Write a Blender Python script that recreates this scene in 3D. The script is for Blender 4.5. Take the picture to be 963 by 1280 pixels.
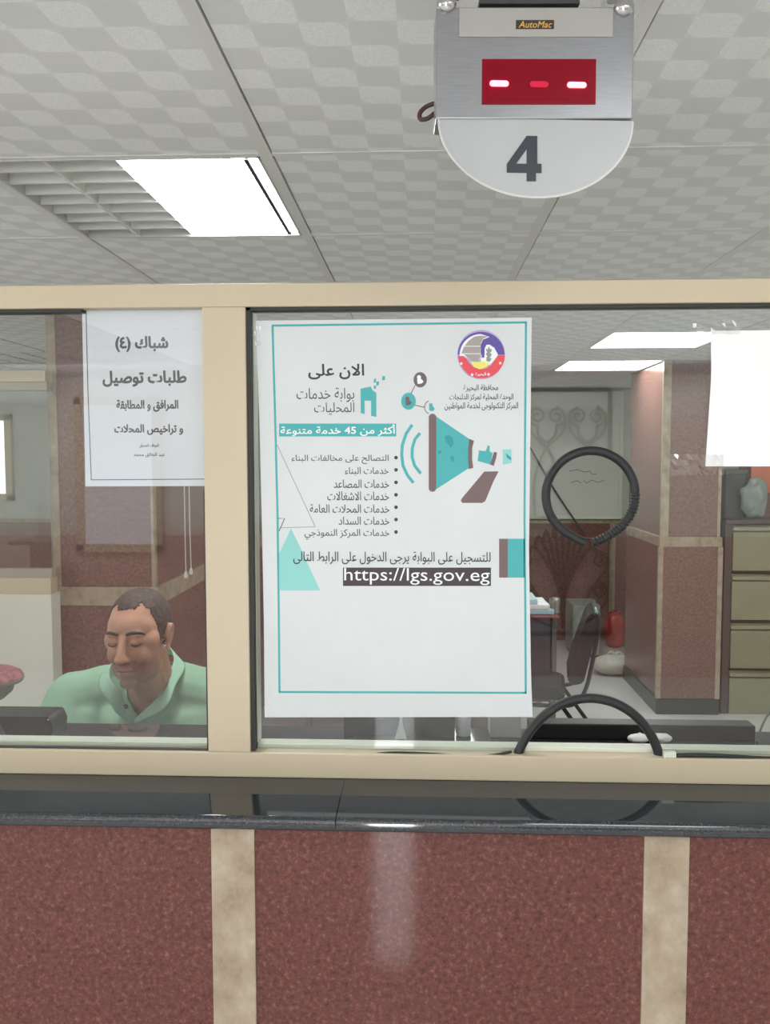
import bpy, bmesh, math, random
from math import sin, cos, pi, radians, sqrt
from mathutils import Vector, Matrix, noise

for o in list(bpy.data.objects): bpy.data.objects.remove(o)
SC = bpy.context.scene
COL = SC.collection
random.seed(4)

# ------------------------------------------------------------------ camera
F, PITCH, YAW, ROLL = 1052.55, .0659, .0424, -.001      # focal length in pixels of the 963x1280 frame
EYE = Vector((0, -1.2551, 1.62))
_f = Vector((-sin(YAW)*cos(PITCH), cos(YAW)*cos(PITCH), -sin(PITCH)))
_r0 = Vector((cos(YAW), sin(YAW), 0)); _u0 = _r0.cross(_f)
_r = _r0*cos(ROLL) + _u0*sin(ROLL); _u = _u0*cos(ROLL) - _r0*sin(ROLL)
cd = bpy.data.cameras.new('camera'); cam = bpy.data.objects.new('camera', cd); COL.objects.link(cam)
cd.sensor_fit = 'VERTICAL'; cd.sensor_height = 36; cd.sensor_width = 27; cd.lens = F/1280*36
cd.clip_start = .02; cd.clip_end = 100
M = Matrix((_r, _u, -_f)).transposed().to_4x4(); M.translation = EYE
cam.matrix_world = M
SC.camera = cam

# ------------------------------------------------------------------ world, exposure
SC.view_settings.view_transform = 'Standard'; SC.view_settings.look = 'None'
SC.view_settings.gamma = 1; SC.view_settings.use_curve_mapping = False
SC.view_settings.exposure = 0.0
SC.cycles.use_denoising = True
SC.cycles.max_bounces = 10; SC.cycles.diffuse_bounces = 5; SC.cycles.glossy_bounces = 5; SC.cycles.transparent_max_bounces = 16
SC.cycles.sample_clamp_indirect = 6
SC.cycles.caustics_reflective = False; SC.cycles.caustics_refractive = False
W = bpy.data.worlds.new('world'); SC.world = W; W.use_nodes = True
W.node_tree.nodes['Background'].inputs[0].default_value = (.95, .98, 1, 1)
W.node_tree.nodes['Background'].inputs[1].default_value = .5
HALL_FILL, HALL_WIN, OFFICE_LAMP, NEAR_LAMP = 6.0, 1.8, 7.0, 26.0

# large area lights, unseen, added to brighten the hall and counter
def area(name, loc, rot, sx, sy, watts, col=(1, 1, 1)):
    l = bpy.data.lights.new(name, 'AREA'); l.shape = 'RECTANGLE'; l.size = sx; l.size_y = sy
    l.energy = watts; l.color = col
    o = bpy.data.objects.new(name, l); COL.objects.link(o); o.location = loc; o.rotation_euler = rot
    return o

# ------------------------------------------------------------------ pixel -> place
def P(px, py, Y):
    d = _f + _r*((px-481.5)/F) - _u*((py-640)/F)
    return EYE + d*((Y-EYE.y)/d.y)
def PZ(px, py, Z):
    d = _f + _r*((px-481.5)/F) - _u*((py-640)/F)
    return EYE + d*((Z-EYE.z)/d.z)

# ------------------------------------------------------------------ materials
def hexc(c):
    def l(v):
        v /= 255; return v/12.92 if v <= .04045 else ((v+.055)/1.055)**2.4
    return (l(c[0]), l(c[1]), l(c[2]), 1)
MATS = {}
def mat(name, rgb, rough=.5, metal=0, emit=None, es=0, spec=.5, trans=0):
    if name in MATS: return MATS[name]
    m = bpy.data.materials.new(name); m.use_nodes = True
    b = m.node_tree.nodes['Principled BSDF']
    b.inputs['Base Color'].default_value = hexc(rgb)
    b.inputs['Roughness'].default_value = rough; b.inputs['Metallic'].default_value = metal
    b.inputs['Specular IOR Level'].default_value = spec
    if emit: b.inputs['Emission Color'].default_value = hexc(emit); b.inputs['Emission Strength'].default_value = es
    MATS[name] = m
    return m
def noisy(name, cols, scale, rough=.5, detail=4, bump=0, coord='Object', spec=.5, stretch=(1, 1, 1), metal=0, bscale=None, kind='noise', nrough=.6):
    """colour ramp over a noise: cols = [(pos, rgb), ...]"""
    m = mat(name, cols[0][1], rough, metal, spec=spec); nt = m.node_tree; N = nt.nodes; L = nt.links; b = N['Principled BSDF']
    tc = N.new('ShaderNodeTexCoord'); mp = N.new('ShaderNodeMapping'); mp.inputs['Scale'].default_value = stretch
    L.new(tc.outputs[coord], mp.inputs[0])
    if kind == 'noise':
        n = N.new('ShaderNodeTexNoise'); n.inputs['Scale'].default_value = scale; n.inputs['Detail'].default_value = detail
        n.inputs['Roughness'].default_value = nrough; out = n.outputs[0]
    else:
        n = N.new('ShaderNodeTexVoronoi'); n.inputs['Scale'].default_value = scale; out = n.outputs['Color']
    L.new(mp.outputs[0], n.inputs['Vector'])
    r = N.new('ShaderNodeValToRGB'); e = r.color_ramp.elements
    while len(e) < len(cols): e.new(.5)
    for i, (p, c) in enumerate(cols): e[i].position = p; e[i].color = hexc(c)
    L.new(out, r.inputs[0]); L.new(r.outputs[0], b.inputs['Base Color'])
    if bump:
        bn = N.new('ShaderNodeTexNoise'); bn.inputs['Scale'].default_value = bscale or scale; bn.inputs['Detail'].default_value = 3
        L.new(mp.outputs[0], bn.inputs['Vector'])
        bp = N.new('ShaderNodeBump'); bp.inputs['Strength'].default_value = bump; bp.inputs['Distance'].default_value = .002
        L.new(bn.outputs[0], bp.inputs['Height']); L.new(bp.outputs[0], b.inputs['Normal'])
    return m
def emis(name, rgb, s):
    m = bpy.data.materials.new(name); m.use_nodes = True; nt = m.node_tree; nt.nodes.remove(nt.nodes['Principled BSDF'])
    e = nt.nodes.new('ShaderNodeEmission'); e.inputs[0].default_value = hexc(rgb); e.inputs[1].default_value = s
    nt.links.new(e.outputs[0], nt.nodes['Material Output'].inputs[0]); return m
def glass_mat(name, tint=(.84, .87, .86), f0=.047):
    m = bpy.data.materials.new(name); m.use_nodes = True; nt = m.node_tree; N = nt.nodes; L = nt.links; N.remove(N['Principled BSDF'])
    t = N.new('ShaderNodeBsdfTransparent'); t.inputs[0].default_value = (*[math.sqrt(v) for v in tint], 1)
    g = N.new('ShaderNodeBsdfGlossy'); g.inputs['Roughness'].default_value = .0; g.inputs[0].default_value = (1, 1, 1, 1)
    lw = N.new('ShaderNodeLayerWeight'); lw.inputs[0].default_value = .5
    pw = N.new('ShaderNodeMath'); pw.operation = 'POWER'; pw.inputs[1].default_value = 5; L.new(lw.outputs['Facing'], pw.inputs[0])
    ma = N.new('ShaderNodeMath'); ma.operation = 'MULTIPLY_ADD'; ma.inputs[1].default_value = 1-f0; ma.inputs[2].default_value = f0
    L.new(pw.outputs[0], ma.inputs[0])
    mx = N.new('ShaderNodeMixShader'); L.new(ma.outputs[0], mx.inputs[0]); L.new(t.outputs[0], mx.inputs[1]); L.new(g.outputs[0], mx.inputs[2])
    L.new(mx.outputs[0], N['Material Output'].inputs[0]); return m

GRANITE = noisy('red_granite', [(.30, (50, 24, 22)), (.43, (90, 47, 42)), (.56, (106, 59, 52)), (.72, (146, 98, 88))], 130, .07, 6, spec=.5, nrough=.75)
GRANITE_IN = noisy('office_granite', [(.30, (96, 66, 60)), (.5, (122, 88, 80)), (.70, (142, 110, 102))], 90, .22, 5, nrough=.7)
MARBLE = noisy('beige_marble', [(.25, (128, 112, 94)), (.45, (160, 144, 123)), (.6, (172, 158, 138)), (.8, (192, 180, 163))], 22, .18, 8, stretch=(1, 1, .8), nrough=.65)
BLACK_GRANITE = noisy('black_granite', [(.35, (34, 38, 42)), (.55, (43, 48, 53)), (.75, (58, 64, 70))], 260, .06, 4, spec=1.0)
ALU = mat('cream_aluminium', (200, 187, 160), .38)
ALU_IN = mat('pale_aluminium', (216, 220, 204), .4)
GASKET = mat('dark_gasket', (52, 52, 50), .6)
GLASS = glass_mat('clear_glass')
PAPER = noisy('white_paper', [(.3, (208, 214, 215)), (.7, (215, 220, 221))], 6, .45, 3, bump=.25, bscale=9)
PAPER_B = noisy('bright_paper', [(.3, (250, 250, 250)), (.7, (253, 253, 253))], 6, .5, 3)
RUBBER = noisy('black_rubber', [(.3, (22, 23, 25)), (.7, (36, 37, 39))], 80, .5)
PLASTER = noisy('grey_plaster', [(.3, (186, 188, 180)), (.7, (196, 198, 190))], 3, .8)
WHITEWALL = noisy('white_wall', [(.3, (222, 220, 208)), (.7, (228, 226, 215))], 3, .7)
HALLWALL = noisy('hall_wall', [(.3, (214, 212, 205)), (.7, (224, 222, 215))], 3, .7)
TBAR = mat('ceiling_bar', (222, 222, 220), .5)
DARK = mat('dark_void', (40, 40, 40), .9)
FLOORM = noisy('floor_tile', [(.3, (208, 208, 205)), (.7, (216, 216, 213))], 5, .06, 5)
BLACKP = mat('black_plastic', (18, 19, 20), .4)
CHROME = mat('chrome', (200, 200, 200), .15, 1)
IRON = mat('wrought_iron', (50, 36, 32), .5)

def ceiling_mat():
    m = mat('patterned_tile', (170, 169, 165), .75); nt = m.node_tree; N = nt.nodes; L = nt.links; b = N['Principled BSDF']
    tc = N.new('ShaderNodeTexCoord'); sp = N.new('ShaderNodeSeparateXYZ')
    L.new(tc.outputs['Object'], sp.inputs[0])
    def mth(op, a, bb=None, c=None):
        n = N.new('ShaderNodeMath'); n.operation = op
        for i, v in enumerate((a, bb, c)):
            if v is None: continue
            if isinstance(v, (int, float)): n.inputs[i].default_value = v
            else: L.new(v, n.inputs[i])
        return n.outputs[0]
    k = 1/.0667
    u = mth('MULTIPLY_ADD', sp.outputs[0], k, 200.5); v = mth('MULTIPLY_ADD', sp.outputs[1], k, 200.2)
    fu = mth('SUBTRACT', mth('FRACT', u), .5); fv = mth('SUBTRACT', mth('FRACT', v), .5)
    par = mth('MODULO', mth('ADD', mth('FLOOR', u), mth('FLOOR', v)), 2)
    # each cell holds a leaf: two opposite corners rounded off
    d = mth('SQRT', mth('ADD', mth('POWER', mth('ABSOLUTE', fu), 2), mth('POWER', mth('ABSOLUTE', fv), 2)))
    uv = mth('MULTIPLY', fu, fv)
    rounded = mth('MULTIPLY', mth('GREATER_THAN', d, .53), mth('LESS_THAN', uv, 0))
    inside = mth('SUBTRACT', 1, rounded)
    light = mth('MULTIPLY', par, inside)
    dark = mth('MULTIPLY', mth('SUBTRACT', 1, par), inside)
    n = N.new('ShaderNodeTexNoise'); n.inputs['Scale'].default_value = 420; L.new(tc.outputs['Object'], n.inputs['Vector'])
    val = mth('MULTIPLY_ADD', light, .10, 1.0); val = mth('MULTIPLY_ADD', dark, -.05, val)
    gr = mth('MULTIPLY', mth('SUBTRACT', n.outputs[0], .5), mth('MULTIPLY_ADD', light, .35, .06))
    val = mth('ADD', val, gr)
    mx = N.new('ShaderNodeMix'); mx.data_type = 'RGBA'; mx.blend_type = 'MULTIPLY'; mx.inputs[0].default_value = 1
    mx.inputs[6].default_value = hexc((226, 227, 228))
    cb = N.new('ShaderNodeCombineColor')
    for i in range(3): L.new(val, cb.inputs[i])
    L.new(cb.outputs[0], mx.inputs[7]); L.new(mx.outputs[2], b.inputs['Base Color'])
    return m
TILE = ceiling_mat()

# ------------------------------------------------------------------ mesh helpers
ROOT = {}
def setp(o, label=None, cat=None, group=None, kind=None):
    if label: o['label'] = label
    if cat: o['category'] = cat
    if group: o['group'] = group
    if kind: o['kind'] = kind
    return o
def thing(name, loc, label=None, cat=None, group=None, kind=None):
    o = bpy.data.objects.new(name, None); COL.objects.link(o); o.location = loc; o.empty_display_size = .1
    ROOT[o.name] = Vector(loc); return setp(o, label, cat, group, kind)
def link(name, me, m, parent=None, smooth=False):
    o = bpy.data.objects.new(name, me); COL.objects.link(o)
    if m: me.materials.clear(); me.materials.append(m)
    if smooth:
        for p in me.polygons: p.use_smooth = True
    if parent is not None:
        w = ROOT.get(parent.name, Vector((0, 0, 0))); me.transform(Matrix.Translation(-w)); o.parent = parent; ROOT[o.name] = w
    else: ROOT[o.name] = Vector((0, 0, 0))
    return o
class MB:
    def __init__(s): s.b = bmesh.new()
    def box(s, x0, x1, y0, y1, z0, z1, bev=0):
        r = bmesh.ops.create_cube(s.b, size=1)
        for v in r['verts']:
            v.co = Vector(((x0+x1)/2 + v.co.x*(x1-x0), (y0+y1)/2 + v.co.y*(y1-y0), (z0+z1)/2 + v.co.z*(z1-z0)))
        if bev:
            es = list({e for v in r['verts'] for e in v.link_edges})
            bmesh.ops.bevel(s.b, geom=es, offset=bev, segments=2, affect='EDGES', profile=.6)
        return s
    def obox(s, c, size, rot, bev=0):
        r = bmesh.ops.create_cube(s.b, size=1)
        for v in r['verts']: v.co = Vector(c) + rot @ Vector((v.co.x*size[0], v.co.y*size[1], v.co.z*size[2]))
        if bev:
            es = list({e for v in r['verts'] for e in v.link_edges})
            bmesh.ops.bevel(s.b, geom=es, offset=bev, segments=2, affect='EDGES', profile=.6)
        return s
    def ell(s, c, r, rot=None, seg=24, rings=14):
        q = bmesh.ops.create_uvsphere(s.b, u_segments=seg, v_segments=rings, radius=1)
        for v in q['verts']:
            w = Vector((v.co.x*r[0], v.co.y*r[1], v.co.z*r[2]))
            v.co = Vector(c) + (rot @ w if rot else w)
        return s
    def tube(s, pts, rad, n=10, cap=True, closed=False):
        pts = [Vector(p) for p in pts]; k = len(pts); rings = []
        rr = rad if hasattr(rad, '__len__') else [rad]*k
        t0 = (pts[1]-pts[0]).normalized(); up = Vector((0, 0, 1)) if abs(t0.z) < .9 else Vector((0, 1, 0))
        nrm = (up - t0*up.dot(t0)).normalized()
        for i, p in enumerate(pts):
            if closed: t = (pts[(i+1) % k]-pts[i-1]).normalized()
            else: t = (pts[min(i+1, k-1)]-pts[max(i-1, 0)]).normalized()
            nrm = (nrm - t*nrm.dot(t)).normalized(); bn = t.cross(nrm)
            rings.append([s.b.verts.new(p + (nrm*cos(2*pi*j/n) + bn*sin(2*pi*j/n))*rr[i]) for j in range(n)])
        for i in range(k if closed else k-1):
            a, b = rings[i], rings[(i+1) % k]
            for j in range(n): s.b.faces.new((a[j], a[(j+1) % n], b[(j+1) % n], b[j]))
        if cap and not closed:
            s.b.faces.new(list(reversed(rings[0]))); s.b.faces.new(rings[-1])
        return s
    def capsule(s, a, b, ra, rb, n=14):
        a, b = Vector(a), Vector(b); d = (b-a).normalized(); pts = []; rs = []
        for i in range(5): th = pi/2*(1-i/4); pts.append(a - d*ra*sin(th)); rs.append(max(ra*cos(th), ra*.02))
        for i in range(5): th = pi/2*(i/4); pts.append(b + d*rb*sin(th)); rs.append(max(rb*cos(th), rb*.02))
        return s.tube(pts, rs, n)
    def prism(s, loop, axis, a, b):
        """extrude a 2-D loop along an axis ('x','y','z') from a to b"""
        def mk(u, v, t): return {'x': (t, u, v), 'y': (u, t, v), 'z': (u, v, t)}[axis]
        A = [s.b.verts.new(mk(u, v, a)) for u, v in loop]; B = [s.b.verts.new(mk(u, v, b)) for u, v in loop]; n = len(loop)
        for i in range(n): s.b.faces.new((A[i], A[(i+1) % n], B[(i+1) % n], B[i]))
        s.b.faces.new(list(reversed(A))); s.b.faces.new(B)
        return s
    def lathe(s, prof, c, n=40, axis='z'):
        rings = []
        for r, h in prof:
            ring = []
            for j in range(n):
                a = 2*pi*j/n; q = (r*cos(a), r*sin(a), h) if axis == 'z' else (r*cos(a), h, r*sin(a))
                ring.append(s.b.verts.new(Vector(c)+Vector(q)))
            rings.append(ring)
        for i in range(len(rings)-1):
            for j in range(n): s.b.faces.new((rings[i][j], rings[i][(j+1) % n], rings[i+1][(j+1) % n], rings[i+1][j]))
        s.b.faces.new(list(reversed(rings[0]))); s.b.faces.new(rings[-1]); return s
    def grid(s, fn, nu, nv):
        V = [[s.b.verts.new(fn(i/nu, j/nv)) for j in range(nv+1)] for i in range(nu+1)]
        for i in range(nu):
            for j in range(nv): s.b.faces.new((V[i][j], V[i+1][j], V[i+1][j+1], V[i][j+1]))
        return s
    def mesh(s, name='m'):
        bmesh.ops.recalc_face_normals(s.b, faces=s.b.faces[:])
        me = bpy.data.meshes.new(name); s.b.to_mesh(me); s.b.free(); return me
    def build(s, name, m, parent=None, smooth=False):
        return link(name, s.mesh(name), m, parent, smooth)
def autosmooth(o, ang=40):
    me = o.data
    for p in me.polygons: p.use_smooth = True
    bm = bmesh.new(); bm.from_mesh(me)
    for e in bm.edges:
        if len(e.link_faces) == 2 and e.calc_face_angle(0) > radians(ang): e.smooth = False
    bm.to_mesh(me); bm.free(); return o
def eval_mesh(o):
    dg = bpy.context.evaluated_depsgraph_get(); return bpy.data.meshes.new_from_object(o.evaluated_get(dg), depsgraph=dg)
def curve_fill(name, loops, thick):
    """filled flat shape with holes, loops of (u,v); returns a mesh in the u-v plane, extruded to +-thick/2"""
    c = bpy.data.curves.new(name, 'CURVE'); c.dimensions = '2D'; c.fill_mode = 'BOTH'; c.extrude = thick/2
    for lp in loops:
        s = c.splines.new('POLY'); s.points.add(len(lp)-1); s.use_cyclic_u = True
        for p, q in zip(s.points, lp): p.co = (q[0], q[1], 0, 1)
    o = bpy.data.objects.new(name, c); COL.objects.link(o); me = eval_mesh(o); bpy.data.objects.remove(o); bpy.data.curves.remove(c)
    return me
def to_wall(me, y):
    """u-v plane to the x-z plane at depth y, front towards -y"""
    me.transform(Matrix(((1, 0, 0, 0), (0, 0, 1, y), (0, 1, 0, 0), (0, 0, 0, 1)))); me.flip_normals(); return me
def flat(name, loops_px, Y, m, parent, thick=.0003):
    lp = [[(lambda v: (v.x, v.z))(P(x, y, Y)) for x, y in l] for l in loops_px]
    return link(name, to_wall(curve_fill(name, lp, thick), Y), m, parent)
def rect(x0, y0, x1, y1): return [(x0, y0), (x1, y0), (x1, y1), (x0, y1)]
def circ(cx, cy, rx, ry=None, a0=0, a1=360, n=36):
    ry = ry or rx
    return [(cx + rx*cos(radians(a0+(a1-a0)*i/n)), cy + ry*sin(radians(a0+(a1-a0)*i/n))) for i in range(n + (0 if a1-a0 == 360 else 1))]
def band(pts, w):
    """a ribbon of width w round an open polyline, in pixels"""
    L, R = [], []
    for i, p in enumerate(pts):
        a = pts[max(i-1, 0)]; b = pts[min(i+1, len(pts)-1)]; dx, dy = b[0]-a[0], b[1]-a[1]; n = math.hypot(dx, dy)
        L.append((p[0]-dy/n*w/2, p[1]+dx/n*w/2)); R.append((p[0]+dy/n*w/2, p[1]-dx/n*w/2))
    return L + R[::-1]

# Arabic lettering: joined letter forms, laid out right to left
_B = dict(zip('ابةتثجحخدذرزسشصضطظعغفقكلمنهوىيءأآئ', [0xFE8D, 0xFE8F, 0xFE93, 0xFE95, 0xFE99, 0xFE9D, 0xFEA1, 0xFEA5, 0xFEA9, 0xFEAB, 0xFEAD, 0xFEAF, 0xFEB1, 0xFEB5, 0xFEB9, 0xFEBD, 0xFEC1, 0xFEC5, 0xFEC9, 0xFECD, 0xFED1, 0xFED5, 0xFED9, 0xFEDD, 0xFEE1, 0xFEE5, 0xFEE9, 0xFEED, 0xFEEF, 0xFEF1, 0xFE80, 0xFE83, 0xFE81, 0xFE89]))
_R = set('اأآةدذرزوى')
def shape(s):
    words = []
    for w in s.split(' '):
        if not any(c in _B for c in w):
            words.append(w.translate(str.maketrans('()', '()'))); continue
        w = w.replace('لا', '\x01'); out = []
        for i, c in enumerate(w):
            prev = i > 0 and w[i-1] not in _R and w[i-1] != 'ء' and w[i-1] != '\x01' and w[i-1] in _B
            nxt = i+1 < len(w) and c not in _R and c not in 'ء\x01' and w[i+1] != 'ء' and (w[i+1] in _B or w[i+1] == '\x01')
            if c == '\x01': out.append(chr(0xFEFC if prev else 0xFEFB)); continue
            b = _B[c]
            if c == 'ء': k = 0
            elif c in _R: k = 1 if prev else 0
            else: k = 3 if prev and nxt else 2 if nxt else 1 if prev else 0
            out.append(chr(b+k))
        words.append(''.join(reversed(out)))
    return ' '.join(reversed(words))
def text(name, s, box_px, Y, m, parent, bold=0, arabic=True, shear=0, thick=.0003):
    c = bpy.data.curves.new(name, 'FONT'); c.body = shape(s) if arabic else s; c.size = 1; c.resolution_u = 3; c.shear = shear
    o = bpy.data.objects.new(name, c); COL.objects.link(o); me = eval_mesh(o); bpy.data.objects.remove(o); bpy.data.curves.remove(c)
    xs = [v.co.x for v in me.vertices]; ys = [v.co.y for v in me.vertices]
    a = P(box_px[0], box_px[3], Y); b = P(box_px[2], box_px[1], Y)
    sx = (b.x-a.x)/(max(xs)-min(xs)); sy = (b.z-a.z)/(max(ys)-min(ys))
    me.transform(Matrix(((sx, 0, 0, a.x-min(xs)*sx), (0, sy, 0, a.z-min(ys)*sy), (0, 0, 1, 0), (0, 0, 0, 1))))
    if bold:                                    # heavier stroke: the outline repeated round a small circle, as one mesh
        bm = bmesh.new(); r = bold*(sx+sy)/2*.8
        for k in range(9):
            t2 = me.copy(); dx, dy = (0, 0) if k == 8 else (r*cos(k*pi/4), r*sin(k*pi/4))
            t2.transform(Matrix.Translation((dx, dy, k*2e-6))); bm.from_mesh(t2); bpy.data.meshes.remove(t2)
        bm.to_mesh(me); bm.free()
    return link(name, to_wall(me, Y), m, parent)

# ------------------------------------------------------------------ the setting
H = EYE.z + .586                       # ceiling
GX, GY, TS = -.8907, .4184, .6         # ceiling grid
XL, XR, YB, YF = -4.6, 3.4, 6.15, -4.9 # side walls, back wall of the office, far wall of the hall
o = MB().box(XL, XR, YF, YB, -.08, 0).build('floor', FLOORM); setp(o, kind='structure')
lit_cells = {(0, 0): 'half', (3, 4): 'on', (3, 6): 'far', (-3, 5): 'off', (1, 4): 'on', (5, 4): 'on', (5, 1): 'near', (-5, 2): 'near', (-5, 5): 'far', (4, -4): 'hall', (-5, -4): 'hall', (-2, -3): 'hall', (2, -3): 'hall'}  # several cells are unseen lights added to brighten the office and hall
mb = MB()
i0, i1 = math.floor((XL-GX)/TS), math.ceil((XR-GX)/TS); j0, j1 = math.floor((YF-GY)/TS), math.ceil((YB-GY)/TS)
for i in range(i0, i1):
    for j in range(j0, j1):
        if (i, j) in lit_cells: continue
        x0, x1 = max(GX+i*TS, XL), min(GX+(i+1)*TS, XR); y0, y1 = max(GY+j*TS, YF), min(GY+(j+1)*TS, YB)
        if x1-x0 < .03 or y1-y0 < .03: continue
        mb.box(x0+.003, x1-.012, y0+.003, y1-.012, H, H+.012, .0015)
ceil = mb.build('ceiling', TILE); setp(ceil, kind='structure')
mb = MB()                               # T-bars and the void above, parts of the ceiling
for i in range(i0, i1+1):
    x = GX+i*TS
    if XL < x < XR: mb.box(x-.024, x, YF, YB, H-.002, H+.02)
for j in range(j0, j1+1):
    y = GY+j*TS
    if YF < y < YB: mb.box(XL, XR, y-.014, y, H-.0015, H+.02)
mb.build('grid_bar', TBAR, ceil)
o = MB().box(XL-.1, XR+.1, YF-.1, YB+.1, H+.14, H+.2).build('slab', DARK, ceil)

# walls of the office and the hall; back wall is plaster over a granite dado
ZD = EYE.z - .585
wb = MB().box(XL, XR, YB, YB+.12, ZD, H+.15).build('wall_back', PLASTER); setp(wb, kind='structure')
o = MB().box(XL, XR, YB-.012, YB+.1, 0, ZD).build('dado', GRANITE_IN, wb)
o = MB().box(XL, XR, YB-.018, YB, ZD, ZD+.03).build('dado_cap', MARBLE, wb)
mb = MB()
for x in (-3.0, -2.2, -1.4, .7, 1.65): mb.box(x, x+.05, YB-.016, YB, 0, ZD)
mb.build('dado_strip', MARBLE, wb)
for nm, x0, x1 in (('wall_left', XL-.12, XL), ('wall_right', XR, XR+.12)):
    w = MB().box(x0, x1, YF, YB, 0, H+.15).build(nm, WHITEWALL); setp(w, kind='structure')
wf = MB().box(XL, XR, YF-.12, YF, ZD, H+.15).build('wall_far', HALLWALL); setp(wf, kind='structure')
MB().box(XL, XR, YF-.1, YF+.012, 0, ZD).build('dado', noisy('pale_rose_stone', [(.3, (190, 152, 148)), (.7, (204, 168, 162))], 12, .3), wf)
# hall windows and doorway (daylight)
DAY = emis('daylight', (245, 250, 255), HALL_WIN)
def lit_window(nm, x0, x1, z0, z1, y, n=2, m=None):
    w = thing(nm, ((x0+x1)/2, y, z0), kind='structure')
    MB().box(x0, x1, y-.004, y+.004, z0, z1).build('pane', m or DAY, w)
    s = .02
    mb = MB().box(x0-.06, x0, y-.03, y+.03, z0-.06, z1+.06, .004).box(x1, x1+.06, y-.03, y+.03, z0-.06, z1+.06, .004)
    mb.box(x0-.06, x1+.06, y-.03, y+.03, z1, z1+.06, .004).box(x0-.06, x1+.06, y-.03, y+.03, z0-.06, z0, .004)
    for k in range(1, n): xx = x0+(x1-x0)*k/n; mb.box(xx-.02, xx+.02, y-.02, y+.02, z0, z1)
    mb.build('frame', ALU, w); return w
lit_window('window_2', -2.5, -1.98, .97, 2.0, YF+.02, 1)
lit_window('door_1', -.33, -.05, .05, 2.05, YF+.03, 1, emis('open_daylight', (250, 252, 255), 26))
lit_window('window_3', -4.35, -3.7, EYE.z-.33, EYE.z+.32, YB-.02)

# fill lights added on the hall side, out of view
area('hall_top_fill', (.3, -2.6, H-.03), (0, 0, 0), 3.4, 2.4, 20, (.95, .98, 1))  # broad fill added under the hall ceiling, which has no opening there
area('hall_side_fill', (XL+.05, -2.2, 1.5), (0, radians(-90), 0), 1.2, 2.2, 60, (.93, .97, 1))  # unseen side light added to brighten the hall and its far wall
area('hall_wall_fill', (-.5, YF+.9, H-.06), (radians(-50), 0, 0), 6.0, .12, 45, (.97, .98, 1))  # hidden light added to brighten the far wall, for haze in the glass

w5 = thing('fill_light_frame', (XL, -2.2, 1.5), kind='structure')  # frame made up to surround the added side light
mb = MB()
for q in ((-3.36, -3.30, .86, 2.14), (-1.10, -1.04, .86, 2.14)): mb.box(XL, XL+.06, q[0], q[1], q[2], q[3], .004)
mb.box(XL, XL+.06, -3.36, -1.04, .84, .90, .004).box(XL, XL+.06, -3.36, -1.04, 2.10, 2.16, .004)
mb.build('frame', ALU, w5)

# counter wall: red granite with beige marble strips
YW = -.1222
w = MB().box(-2.4, 2.2, YW, -.02, 0, EYE.z-.5128).build('wall_front', GRANITE); setp(w, kind='structure')
k = 1
for x0 in (-1.4884, -.8899, -.2914, .3056, .9026, 1.4996):
    t = MB().box(x0, x0+.0612, YW-.004, YW+.01, 0, EYE.z-.5128, .0012).build('trim_%d' % k, MARBLE); setp(t, kind='structure'); k += 1

# granite worktop: two slabs meeting at a joint
ZT = EYE.z - .4924; ZU = EYE.z - .5128
def slab(x0, x1, label):
    prof = [(.25, ZU), (.25, ZT)]
    r = (ZT-ZU)/2; cy = -.1422 + r*.8
    for i in range(11):
        a = pi/2 + pi*i/10; prof.append((cy + r*.8*cos(a), (ZT+ZU)/2 + r*sin(a)))
    o = MB().prism(prof, 'x', x0, x1).build('countertop', BLACK_GRANITE); autosmooth(o, 25)
    setp(o, label, 'countertop')
xj = PZ(424, 1005, ZT).x
slab(-2.4, xj-.0006, 'polished black granite counter slab left of the joint, under the clerk\'s window')
slab(xj+.0006, 2.2, 'polished black granite counter slab right of the joint, under the window with the two holes')

# ------------------------------------------------------------------ aluminium window partition
ZT1, ZT2, ZB1, ZB2 = EYE.z+.2559, EYE.z+.2216, EYE.z-.4533, EYE.z-.4871
WX0, WX1 = -1.62, 1.0
win = thing('window_1', (0, 0, ZB2), kind='structure')
MB().box(WX0, WX1, 0, .06, ZT2, ZT1, .002).build('top_rail', ALU, win)
MB().box(WX0, WX1, 0, .06, ZT+.0002, ZB1, .002).build('bottom_rail', ALU, win)
mull = [(WX0, WX0+.0655), (-.326, -.2605), (WX1-.0655, WX1)]
for a, b in mull: MB().box(a, b, .0008, .06, ZB1, ZT2, .0015).build('mullion', ALU, win)
bays = [(mull[0][1], mull[1][0]), (mull[1][1], mull[2][0])]
YG = .014                              # front face of the glass
hc = P(739, 619, YG); hr = (P(793.5, 619, YG).x - hc.x)
arch_px = [(647, 946), (655, 928), (668, 909), (685, 892), (707, 879), (735, 873.5), (762, 877), (784, 887), (802, 902), (815, 920), (823, 938), (825, 948)]
arch = [P(x, y, YG) for x, y in arch_px]
def smooth_path(pts, n=6):
    out = []
    for i in range(len(pts)-1):
        p0, p1, p2, p3 = pts[max(i-1, 0)], pts[i], pts[i+1], pts[min(i+2, len(pts)-1)]
        for k in range(n):
            t = k/n
            out.append(.5*((2*p1) + (p2-p0)*t + (2*p0-5*p1+4*p2-p3)*t*t + (3*p1-p0-3*p2+p3)*t**3))
    out.append(pts[-1]); return out
arch_s = smooth_path(arch)
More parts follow.
